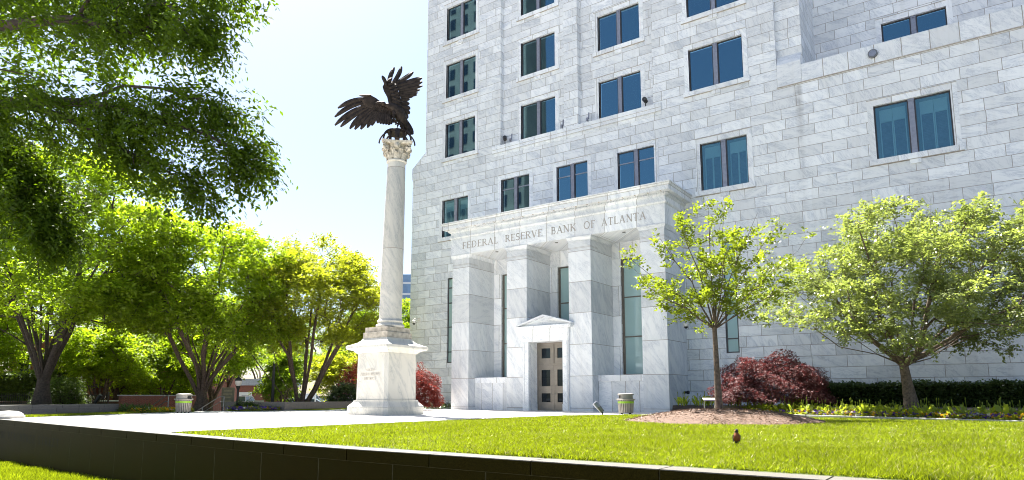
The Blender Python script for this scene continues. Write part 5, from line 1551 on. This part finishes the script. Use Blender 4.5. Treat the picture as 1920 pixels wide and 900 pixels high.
# ================================================================== OBJECTS
# slatted litter bins
def bin_parts(t, rot):
    m = MB(); c, s = 0.0, 0.0
    for k in range(26):
        a = 2 * math.pi * k / 26; ca, sa = math.cos(a), math.sin(a)
        rl = []
        for z, rr_ in ((.07, .31), (.40, .335), (.72, .36)):
            rl.append([(rr_ * ca - .030 * sa, rr_ * sa + .030 * ca, z), ((rr_ + .018) * ca - .026 * sa, (rr_ + .018) * sa + .026 * ca, z), ((rr_ + .018) * ca + .026 * sa, (rr_ + .018) * sa - .026 * ca, z), (rr_ * ca + .030 * sa, rr_ * sa - .030 * ca, z)])
        m.loft(rl)
    m.build("slats", M['bin'], t, local=True); t.scale = (1.12, 1.12, 1.0)
    m = MB(); m.lathe([(.27, .08), (.30, .09), (.335, .70)], n=24); m.build("liner", M['liner'], t, local=True)
    m = MB(); m.lathe([(.362, .55), (.372, .56), (.375, .655), (.366, .665)], n=32); m.build("green_band", M['green_band'], t, local=True)
    m = MB(); m.lathe([(.36, .715), (.43, .735), (.435, .765), (.40, .785), (.33, .78)], n=32); m.build("rim", M['bin'], t, local=True, smooth=True)
    m = MB()
    for a0, a1 in ((.7, 2.45), (3.85, 5.6)):
        aa = np.linspace(a0, a1, 8); rl = []
        for a in aa: rl.append([(.35 * math.cos(a), .35 * math.sin(a), .785), (.375 * math.cos(a), .375 * math.sin(a), .785), (.36 * math.cos(a), .36 * math.sin(a), .965), (.335 * math.cos(a), .335 * math.sin(a), .965)])
        m.loft(rl)
    m.lathe([(.375, .965), (.38, .985), (.36, 1.03), (.28, 1.065), (.02, 1.075)], n=28)
    m.build("lid", M['bin'], t, local=True, smooth=True)
    m = MB(); m.lathe([(.30, .80), (.30, .96)], n=20); m.build("opening", M['interior'], t, local=True)
    for k in range(4):
        a = math.pi / 4 + k * math.pi / 2; m = MB(); m.lathe([(.035, 0), (.03, .07)], (.26 * math.cos(a), .26 * math.sin(a)), 8); m.build("foot", M['darkmetal'], t, local=True)


M['bin'] = simple("taupe_bin_metal", (0.25, 0.23, 0.20), 0.5, metal=.15, noise=.08)
M['liner'] = simple("bin_liner", (0.10, 0.095, 0.085), .8)
M['green_band'] = simple("green_band", (0.22, 0.40, 0.02), 0.5)
t = thing("litter_bin", "taupe slatted litter bin with green band beside the thick tree trunk across the plaza", "bin", (-36.32, 20.0, 0), "slatted litter bins", R(35)); bin_parts(t, 0)
t = thing("litter_bin", "taupe slatted litter bin with green band in front of the right portico pillar", "bin", (-15.35, 31.9, 0), "slatted litter bins", R(35)); bin_parts(t, 0)

t = thing("spotlight", "grey cylinder spotlight tilted up at the lawn edge before the portico", "spotlight", (-15.55, 29.7, -.02))
m = MB(); m.lathe([(.09, 0), (.09, .03), (.03, .04), (.03, .16)], n=12); m.build("stake", M['darkmetal'], t, local=True)
a, b_ = np.array((.0, .0, .18)), -CR * .38 + CU * .62
m = MB(); m.tube([a, a + (b_ - a) * .5], [.10, .125], 16); m.build("housing", M['steel'], t, local=True, smooth=True)
m = MB(); m.tube([a + (b_ - a) * .53, b_], [.135, .135], 16); m.build("snoot", M['mullion'], t, local=True, smooth=True)

t = thing("plant_label", "small slanted label plaque on two legs in the raised bed behind the young tree's mound", "sign", (-8.89, 25.87, .03), rotz=R(35))
m = MB(); m.tube([(-.20, .0, 0), (-.20, 0, .72)], .022, 6); m.tube([(.20, 0, 0), (.20, 0, .72)], .022, 6); m.build("legs", M['limestone'], t, local=True)
m = MB(); m.loft([[(-.25, -.16, .70), (.25, -.16, .70), (.25, -.16, .73), (-.25, -.16, .73)], [(-.25, .12, .78), (.25, .12, .78), (.25, .12, .81), (-.25, .12, .81)]]); m.build("plaque", M['limestone'], t, local=True)
m = MB(); m.box(-.25, .25, -.185, -.162, .69, .73); m.build("plaque_edge", simple("violet_plaque_edge", (.16, .12, .26), .6), t, local=True)

# robin
ro = thing("robin", "orange-breasted robin standing upright on the front lawn", "bird", (-3.30, 10.8, float(lawn_h(np.array(-3.3), np.array(10.8))) + .03), rotz=R(35.25 - 14))
M['robin_breast'] = simple("robin_breast", (0.30, 0.085, 0.018), .8, noise=.25, scale=40)
M['robin_back'] = simple("robin_back", (0.045, 0.040, 0.036), .8, noise=.25, scale=40)
bp = simple("robin_plumage", (0.3, 0.08, 0.02), .8)
nt = bp.node_tree; bsd = nt.nodes["Principled BSDF"]
tc = N(nt, "ShaderNodeTexCoord"); sp = N(nt, "ShaderNodeSeparateXYZ"); nt.links.new(tc.outputs['Object'], sp.inputs[0])
nz = N(nt, "ShaderNodeTexNoise", i_Scale=60.0, i_Detail=3.0); nt.links.new(tc.outputs['Object'], nz.inputs['Vector'])
w1 = math_n(nt, 'MULTIPLY_ADD', nz.outputs[0], .02, -.01)
front = ramp(nt, math_n(nt, 'ADD', math_n(nt, 'MULTIPLY', math_n(nt, 'ADD', math_n(nt, 'ADD', sp.outputs[1], w1), .012), -12.0), .5), [(.42, 0.0), (.58, 1.0)])
below = ramp(nt, math_n(nt, 'MULTIPLY', math_n(nt, 'ADD', math_n(nt, 'ADD', sp.outputs[2], w1), -.10), 5.0), [(.36, 1.0), (.46, 0.0)])
vent = ramp(nt, math_n(nt, 'MULTIPLY', math_n(nt, 'ADD', sp.outputs[2], w1), 5.0), [(.20, 1.0), (.30, 0.0)])
cc = mixc(nt, math_n(nt, 'MULTIPLY', front, below), (.030, .026, .023), (.20, .058, .010))
nt.links.new(cc, bsd.inputs['Base Color'])
rings = []
for z, yc, rx, ry in ((.040, .020, .012, .012), (.046, .018, .034, .032), (.060, .014, .047, .047), (.085, .006, .054, .055), (.115, -.002, .053, .054), (.140, -.006, .047, .048), (.163, -.006, .037, .038), (.180, -.006, .029, .030), (.192, -.008, .0265, .028), (.205, -.012, .0275, .0305), (.220, -.014, .0265, .0295), (.232, -.014, .020, .023), (.240, -.013, .010, .011), (.242, -.013, .002, .002)):
    rings.append([(rx * math.cos(2 * math.pi * j / 20), yc + ry * math.sin(2 * math.pi * j / 20), z) for j in range(20)])
m = MB(); m.loft(rings); m.build("body", bp, ro, local=True, smooth=True)
m = MB(); m.tube([(-.016, -.032, .216), (-.030, -.044, .214), (-.043, -.054, .208)], [.0085, .006, .0015], 8); m.build("beak", simple("yellow_beak", (.5, .26, .03), .5), ro, local=True, smooth=True)
for s in (-1, 1):
    m = MB(); m.ball((s * .022 - .004, -.034 + (.006 if s > 0 else 0), .219), .0042, 8, 6); m.build("eye", M['darkmetal'], ro, local=True, smooth=True)
    rl = []
    for z, y0, th in ((.150, .0, .006), (.13, .008, .012), (.10, .016, .012), (.065, .034, .008), (.035, .055, .003)):
        hw = .030 if z > .06 else .016
        rl.append([(s * .050, y0 - hw, z), (s * (.050 + th), y0, z), (s * .048, y0 + hw, z), (s * .040, y0, z)])
    m = MB(); m.loft(rl); m.build("wing", M['robin_back'], ro, local=True, smooth=True)
    m = MB(); m.tube([(s * .022, .008, .052), (s * .024, .004, .028), (s * .024, -.002, -.012)], [.009, .0045, .0032], 7)
    for ax in (-.5, 0, .5): m.tube([(s * .024, -.002, -.010), (s * .024 + .024 * math.sin(ax), -.002 - .024 * math.cos(ax), -.014)], [.003, .0018], 5)
    m.tube([(s * .024, -.002, -.010), (s * .024, .016, -.014)], [.003, .0018], 5)
    m.build("leg", M['bark_dark'], ro, local=True)
m = MB(); m.loft([[(-.016, .03, .062), (.016, .03, .062), (.016, .036, .070), (-.016, .036, .070)], [(-.022, .095, .012), (.022, .095, .012), (.022, .098, .018), (-.022, .098, .018)]]); m.build("tail", M['robin_back'], ro, local=True)

# street lamp
t = thing("street_lamp", "black lamp post with an acorn lantern at the far edge of the plaza", "street lamp", (-41.0, 26.25, -1.75))
m = MB(); m.lathe([(.20, 0), (.20, .25), (.13, .35), (.11, .8), (.075, .9), (.065, 3.1), (.085, 3.15), (.14, 3.3), (.15, 3.36)], n=16); m.build("post", M['darkmetal'], t, local=True, smooth=True)
m = MB(); m.lathe([(.12, 3.362), (.20, 3.50), (.215, 3.62), (.20, 3.70)], n=18); m.build("lantern_glass", simple("frosted_lantern", (.62, .56, .48), .35, noise=.05), t, local=True, smooth=True)
m = MB(); m.lathe([(.225, 3.702), (.23, 3.74), (.16, 3.88), (.05, 3.95), (.03, 4.0), (.035, 4.04), (.01, 4.1)], n=18); m.build("lantern_cap", M['darkmetal'], t, local=True, smooth=True)


def post(name, label, cat, x, y, z0, h, rad, mat, extra=None):
    t = thing(name, label, cat, (x, y, z0)); m = MB(); m.lathe([(rad * 1.6, 0), (rad * 1.6, .12), (rad, .2), (rad * .75, h)], n=10); m.build("post", mat, t, local=True); return t


post("utility_post", "dark plain metal post in front of the leaning-stem tree", "post", -43.2, 30.5, -1.6, 4.9, .13, M['darkmetal'])
t = post("light_pole", "tall white lighting pole in the car park", "lamp post", -61.7, 49.1, -.75, 5.6, .10, M['white'])
m = MB(); m.tube([(0, 0, 5.55), (.5, .3, 5.75), (1.0, .7, 5.7)], .05, 8); m.box(.9, 1.4, .55, .9, 5.62, 5.76); m.build("lamp_arm", M['white'], t, local=True)


def board(name, label, x, y, z0, w_, z1, z2, mat, pmat):
    t = thing(name, label, "sign", (x, y, z0), rotz=R(35))
    m = MB()
    for s in (-1, 1): m.box(s * w_ * .42 - .04, s * w_ * .42 + .04, .03, .11, 0, z1 - z0 + .3)
    m.build("posts", pmat, t, local=True)
    m = MB(); m.box(-w_ / 2, w_ / 2, -.04, .03, z1 - z0, z2 - z0); m.build("panel", mat, t, local=True, bevel=.02)
    m = MB()
    for k, (u, ww) in enumerate(((.82, .6), (.66, .7), (.5, .45), (.3, .6))):
        zz = z1 - z0 + (z2 - z1) * u; m.box(-w_ * ww / 2, w_ * ww / 2, -.046, -.041, zz - .035, zz + .035)
    m.build("faded_rows", simple("faded_paint", (.42, .36, .22), .8), t, local=True)


board("tan_sign", "tan freestanding sign board just left of the lamp post", -45.9, 28.6, -1.75, .95, .15, 1.58, simple("tan_panel", (.23, .20, .14), .8), M['darkmetal'])
t = thing("grey_sign", "plain pale grey sign board right of the lamp post", "sign", (-49.1, 33.4, -1.75), rotz=R(35))
m = MB(); m.box(-.4, .4, -.03, .03, 1.0, 2.35); m.build("panel", simple("grey_panel", (.34, .34, .31), .7), t, local=True)
m = MB(); m.box(-.05, .05, .031, .1, 0, 1.5); m.build("post", M['darkmetal'], t, local=True)


def handrail(label, x, y, pts, posts):
    t = thing("handrail", label, "handrail", (x, y, 0), "metal handrails of the plaza steps")
    m = MB(); m.tube(pts, .028, 8); m.tube([(p[0], p[1], p[2] - .35) for p in pts[1:]], .022, 8); m.build("rails", M['steel'], t, local=True, smooth=True)
    for p in posts:
        m = MB(); m.tube([(p[0], p[1], p[2] - 1.0), (p[0], p[1], p[2])], .035, 8); m.build("post", M['steel'], t, local=True)


# steps down from the plaza
st = MB()
for k in range(7):
    st.box(-42.4 - .36 * (k + 1), -42.4 - .36 * k, 20.4, 22.6, -2.0, -.06 - .21 * k)
st.box(-42.4, -40.0, 20.4, 22.6, -2, -.03)
tag(st.build("steps", M['limestone']), kind="structure")
st = MB()
for k in range(7): st.box(-41.6 - .36 * (k + 1), -41.6 - .36 * k, 23.2, 25.4, -2.0, -.06 - .21 * k)
st.box(-41.6, -39.2, 23.2, 25.4, -2, -.03)
tag(st.build("steps", M['limestone']), kind="structure")
handrail("steel handrail sloping down to the street just left of the slatted bin", -42.3, 22.1, [(.35, 0, .62), (.4, 0, .90), (.2, 0, .97), (0, 0, .95), (-2.4, -.6, -.45)], [(.38, 0, .93), (-1.2, -.3, .27), (-2.3, -.58, -.38)])
handrail("steel handrail sloping down to the street just right of the thick trunk", -40.6, 24.75, [(.45, 0, .75), (.45, 0, .92), (0, 0, .92), (-2.4, -.9, -.5)], [(.45, 0, .9), (-1.2, -.45, .22), (-2.3, -.86, -.42)])

# iron fence at far left
t = thing("iron_fence", "black iron picket fence on the bank below the hedge at far left", "fence", (-54, 19.8, .35))
m = MB(); A, B = np.array((-62., 14.4)), np.array((-50.6, 22.4)); L_ = np.linalg.norm(B - A); n = int(L_ / .16)
for i in range(n + 1):
    p = A + (B - A) * i / n; m.box(p[0] - .014, p[0] + .014, p[1] - .014, p[1] + .014, .36, 1.12)
m.build("pickets", M['darkmetal'], t)
m = MB()
for z in (.45, 1.0): m.tube([(*A, z), (*B, z)], .025, 6)
m.build("rails", M['darkmetal'], t)
for i in range(6):
    p = A + (B - A) * i / 5; m = MB(); m.box(p[0] - .04, p[0] + .04, p[1] - .04, p[1] + .04, .3, 1.25); m.build("post", M['darkmetal'], t)
q = MB(); q.prism([(-70, 12), (-51.5, 24.0), (-58, 29), (-80, 20)], 'z', -1.8, .55)
tag(q.build("straw_bank", M['straw']), kind="structure")
t = thing("bed_spotlight", "black spotlight pointing up behind the grey planter wall", "spotlight", (-47.3, 20.2, .4), rotz=R(35))
m = MB(); m.tube([(0, 0, 0), (0, 0, .15)], .04, 8); m.build("stake", M['darkmetal'], t, local=True)
m = MB(); m.tube([(-.05, 0, .12), (.28, 0, .62)], [.10, .12], 12); m.build("lamp_head", M['darkmetal'], t, local=True)

# brick house
hs = thing("brick_house", "red brick house with a white railed porch behind the trees at left", "house", (-65.19, 30.57, -1.75), rotz=R(35.25))
m = MB(); m.box(-13, 5.4, 2.2, 12, 0, 8.5); m.build("wall", M['redbrick'], hs, local=True)
m = MB(); m.loft([[(-13.5, 1.6, 8.5), (5.8, 1.6, 8.5), (5.8, 12.5, 8.5), (-13.5, 12.5, 8.5)], [(-9, 6, 10.8), (2, 6, 10.8), (2, 8, 10.8), (-9, 8, 10.8)]]); m.build("roof", simple("slate_roof", (.10, .10, .105), .8, noise=.3), hs, local=True)
m = MB(); m.box(-7.4, -3.6, -.2, 2.2, 3.5, 3.78); m.box(-13, 5.4, 1.6, 2.2, 3.7, 3.95); m.build("porch_floor", simple("dark_porch", (.07, .06, .055), .8), hs, local=True)
m = MB(); m.box(-7.4, -3.6, -.15, -.05, 4.55, 4.65); m.box(-7.4, -3.6, -.15, -.05, 3.85, 3.95)
for k in range(24): m.box(-7.4 + k * .165, -7.33 + k * .165, -.13, -.07, 3.95, 4.55)
m.build("porch_railing", M['white'], hs, local=True)
for x in (-7.4, -5.5, -3.6):
    m = MB(); m.box(x - .12, x + .12, -.2, .04, 3.8, 6.6); m.build("porch_column", M['white'], hs, local=True)
    m = MB(); m.box(x - .22, x + .22, -.28, .1, 0, 3.49); m.build("brick_pier", M['redbrick'], hs, local=True)
m = MB(); m.box(-7.8, -3.2, -.5, 2.2, 6.6, 6.9); m.build("porch_roof", M['white'], hs, local=True)
m = MB()
for k in range(14):
    m.tube([(-5.2 + k * .17, -.06, .9), (-5.2 + k * .17 + 1.1, -.06, 2.6)], .025, 4); m.tube([(-4.1 + k * .17, -.04, .9), (-5.2 + k * .17, -.04, 2.6)], .025, 4)
m.box(-5.4, -1.8, -.1, -.02, .78, .9); m.box(-5.4, -1.8, -.1, -.02, 2.6, 2.75); m.build("lattice", M['white'], hs, local=True)
m = MB(); m.box(-13, -1.2, -.6, -.2, 0, 1.0); m.build("garden_wall", M['redbrick'], hs, local=True)
for (x, z) in ((-11.5, 4.6), (-9.4, 4.6), (-2.2, 4.6), (.5, 4.6), (3.2, 4.6)):
    m = MB(); m.box(x - .6, x + .6, 2.1, 2.24, z, z + 2.2); w_ = m.build("window", M['white'], hs, local=True)
    m = MB(); m.add([(x - .5, 2.09, z + .1), (x + .5, 2.09, z + .1), (x + .5, 2.09, z + 2.1), (x - .5, 2.09, z + 2.1)], [[0, 1, 2, 3]]); OFF[w_.name] = np.zeros(3); m.build("pane", M['glass_dark'], w_, local=True)
for x, ww in ((.2, 1.0), (3.2, 1.4)):
    m = MB(); m.box(x - ww, x + ww, 2.12, 2.22, .2, 2.9); m.build("basement_opening", M['interior'], hs, local=True)
m = MB(); m.prism([(.8 + .75 * math.cos(R(a)), 2.9 + .75 * math.sin(R(a))) for a in range(0, 181, 15)], 'y', 2.08, 2.18); m.build("yellow_arch", simple("ochre_paint", (.42, .27, .04), .8), hs, local=True)
m = MB(); m.box(2.1, 2.3, 1.7, 1.9, 0, 3.7); m.build("downpipe", M['steel'], hs, local=True)

# low brick wall at the foot of the steps, behind the bin
t = thing("brick_wall", "low red brick wall at the foot of the steps behind the slatted bin", "wall", (-47, 25, -1.75))
m = MB(); m.box(-49.5, -49.1, 22.6, 28.2, -1.75, .95); m.build("brickwork", M['redbrick'], t)
m = MB(); m.box(-49.56, -49.04, 22.5, 28.3, .95, 1.03); m.build("coping", M['limestone'], t)

# far brick building
t = thing("brick_building", "far red brick building with a grey roof band and white door surround", "building", (-90.8, 59.4, -1.0), rotz=R(35.25))
m = MB(); m.box(-5.5, 5.0, 0, 9, 0, 3.6); m.build("wall", M['redbrick'], t, local=True)
m = MB(); m.box(-5.8, 5.3, -.4, 9.4, 3.6, 4.6); m.build("roof_band", simple("grey_roof_band", (.33, .35, .39), .6), t, local=True)
m = MB(); m.box(-.9, 1.0, -.12, -.003, 0, 2.6); d_ = m.build("door_surround", M['white'], t, local=True)
m = MB(); m.add([(-.5, -.13, 0), (.6, -.13, 0), (.6, -.13, 2.1), (-.5, -.13, 2.1)], [[0, 1, 2, 3]]); m.build("door", M['glass_dark'], d_, local=True)

# far glass tower and the office block across the street that the windows mirror
t = thing("glass_tower", "distant blue glass tower in the slit between column and bank", "tower", (-125.4, 128.5, -1), rotz=R(35.25))
m = MB(); m.box(-5, 3.0, 0, 12, 0, 34.6); m.build("glazing", simple("hazy_blue_glazing", (.20, .31, .46), .3, noise=.2, scale=.6), t, local=True)  # distance haze is put into the paler glazing colour
m = MB()
for k in range(11): m.box(-5.2, 3.2, -.25, 12.2, 2.0 + k * 3, 2.5 + k * 3)
m.build("floor_bands", M['white'], t, local=True)
t = thing("office_block", "tall stone office block across the street, mirrored in the bank's windows", "building", (-100, -32, -1.75))
wl = MB(); xs2 = list(np.arange(-146, -72.0, 3.7))
holes = []
for i, x in enumerate(xs2):
    for k in range(24):
        if x + 3.0 < -75.6: holes.append((x + .9, x + 2.8, 4 + k * 4.1, 6.5 + k * 4.1))
wl.box(-146, -75.8, -40, -32, -1.75, 104); wl.build("wall", simple("beige_stone", (.34, .29, .23), .8, noise=.2, scale=.3), t)
pn = MB()
for a, b_, c, d in holes: pn.box(a, b_, -32.05, -31.95, c, d)
o = pn.build("window_grid", simple("dark_panes", (.02, .03, .05), .2), t); o["kind"] = "stuff"

# cars
def car(label, x, y, z, rot, colr, kind="sedan", length=4.6):
    t = thing("parked_car" if kind not in ("van", "pickup") else ("white_van" if kind == "van" else "pickup_truck"), label, "van" if kind == "van" else "car", (x, y, z), "vehicles parked beyond the plaza", R(rot))
    pm = simple("car_paint", colr, .25, metal=.0, noise=.03); hl = length / 2
    if kind == "sedan": low = [(-hl, .35), (-hl + .05, .75), (-hl + .5, .92), (-.8, .95), (.9, .93), (hl - .5, .80), (hl - .05, .62), (hl, .35)]; cab = [(-1.75, .93), (-1.0, 1.40), (.35, 1.42), (1.25, .92)]; W = .88
    elif kind == "suv": low = [(-hl, .4), (-hl + .02, .95), (-hl + .1, 1.05), (.9, 1.08), (hl - .5, 1.0), (hl - .05, .8), (hl, .4)]; cab = [(-hl + .08, 1.05), (-hl + .35, 1.72), (.4, 1.74), (1.2, 1.07)]; W = .93
    elif kind == "pickup": low = [(-hl, .5), (-hl, 1.12), (-.4, 1.12), (1.1, 1.12), (hl - .4, 1.05), (hl, .9), (hl, .5)]; cab = [(-.5, 1.1), (-.35, 1.80), (.7, 1.82), (1.4, 1.1)]; W = .98
    else: low = [(-hl, .4), (-hl, 1.15), (1.4, 1.15), (hl - .3, 1.05), (hl, .8), (hl, .4)]; cab = [(-hl + .02, 1.14), (-hl + .08, 2.05), (.9, 2.08), (1.9, 1.14)]; W = .98
    m = MB()
    m.loft([[(px_, s * W * k, pz if k > .95 else pz - .03) for px_, pz in low] for s, k in ((-1, .93), (-1, 1.0), (1, 1.0), (1, .93))])
    b0 = m.build("body", pm, t, local=True, bevel=.03)
    m = MB(); zt = cab[1][1]
    def side(wb, wt): return [[(px_, s * (wb if pz < zt - .2 else wt), pz) for px_, pz in cab] for s in (-1, 1)]
    m.loft(side(W * .90, W * .74)); m.build("window", M['car_glass'], t, local=True)
    m = MB(); m.box(cab[1][0] - .03, cab[2][0] + .03, -W * .76, W * .76, zt - .02, zt + .04)
    for s in (-1, 1):
        for (p0, p1) in ((cab[0], cab[1]), (cab[3], cab[2]), ((cab[1][0] * .45 + cab[2][0] * .55 - .1, cab[0][1]), (cab[1][0] * .45 + cab[2][0] * .55 - .1, zt))):
            m.tube([(p0[0], s * W * .90, p0[1]), (p1[0], s * W * .75, p1[1])], .05, 5)
        if kind == "van": m.box(-hl + .1, .6, s * W * .9 - .03, s * W * .9 + .02, 1.14, 1.98)
    m.build("roof", pm, t, local=True)
    for sx in (-1, 1):
        for sy in (-1, 1):
            wx = sx * length * .30; m = MB(); m.tube([(wx, sy * (W - .2), .33), (wx, sy * (W + .01), .33)], .33, 18); w_ = m.build("wheel", M['tyre'], t, local=True)
            m = MB(); m.tube([(wx, sy * (W + .0), .33), (wx, sy * (W + .025), .33)], .20, 14); m.build("rim", M['steel'], w_, local=True)
    for s in (-1, 1):
        m = MB(); m.box(-hl - .02, -hl + .06, s * W * .78 - .14, s * W * .78 + .12, .66, .86); m.build("tail_light", M['tail_red'], t, local=True)
        m = MB(); m.box(hl - .12, hl + .01, s * W * .70 - .16, s * W * .70 + .16, .56, .70); m.build("headlight", M['white'], t, local=True)
    return t


M['car_glass'] = simple("car_glass", (.03, .04, .05), .08)
M['tyre'] = simple("tyre_rubber", (.02, .02, .02), .9)
M['tail_red'] = simple("tail_light_red", (.45, .02, .02), .3)
patch("car_park", [(-46.5, 36), (-53, 33), (-60, 41), (-112, 40), (-125, 110), (-40, 110), (-40, 48)], -.75, M['asphalt'])
car("pale silver SUV seen from behind on the sloping street past the lamp post", -83.7, 54.9, -.75, 125, (.42, .41, .39), "suv")
car("white pickup truck parked facing the far brick building's door", -98, 63.5, -.75, 60, (.70, .70, .70), "pickup", 5.2)
car("white car with long bonnet parked beyond the silver SUV", -93, 63.5, -.75, 20, (.66, .66, .66), "sedan")
car("dark SUV half hidden behind the tan sign board", -92.5, 55.0, -.75, 40, (.03, .032, .04), "suv")
car("white van parked behind the leaning tree stems", -73.4, 57.1, -.75, 110, (.68, .69, .70), "van", 5.0)
car("pale blue car at the left end of the row over the brown planter wall", -65.8, 50.0, -.75, 25, (.20, .30, .40), "sedan")
car("silver blue car in the middle of the row over the brown planter wall", -62.6, 49.8, -.75, 28, (.30, .38, .46), "sedan")
car("dark grey car at the right end of the row over the brown planter wall", -59.6, 50.6, -.75, 30, (.13, .14, .17), "sedan")
car("black SUV behind the row of pale cars", -73.6, 60.4, -.75, 30, (.025, .027, .03), "suv")
car("white van behind the maroon car", -71.5, 63.0, -.75, 30, (.72, .72, .72), "van", 5.4)
car("maroon car beside the dark evergreen shrub", -65.9, 58.5, -.75, 35, (.22, .03, .045), "sedan")
vn = car("white van with a ladder rack on the street below the yellow flowers", -52.6, 25.6, -1.75, 35.5, (.74, .74, .72), "van", 5.6)
rk = MB()
for sy in (-.72, .72): rk.tube([(-2.7, sy, 2.32), (1.0, sy, 2.32)], .035, 6)
for x in (-2.6, -1.8, -1.0, -.2, .8):
    rk.tube([(x, -.74, 2.36), (x, .74, 2.36)], .03, 6)
    for sy in (-.72, .72): rk.tube([(x, sy, 2.08), (x, sy, 2.36)], .028, 6)
rk.build("roof_rack", M['white'], vn, local=True)
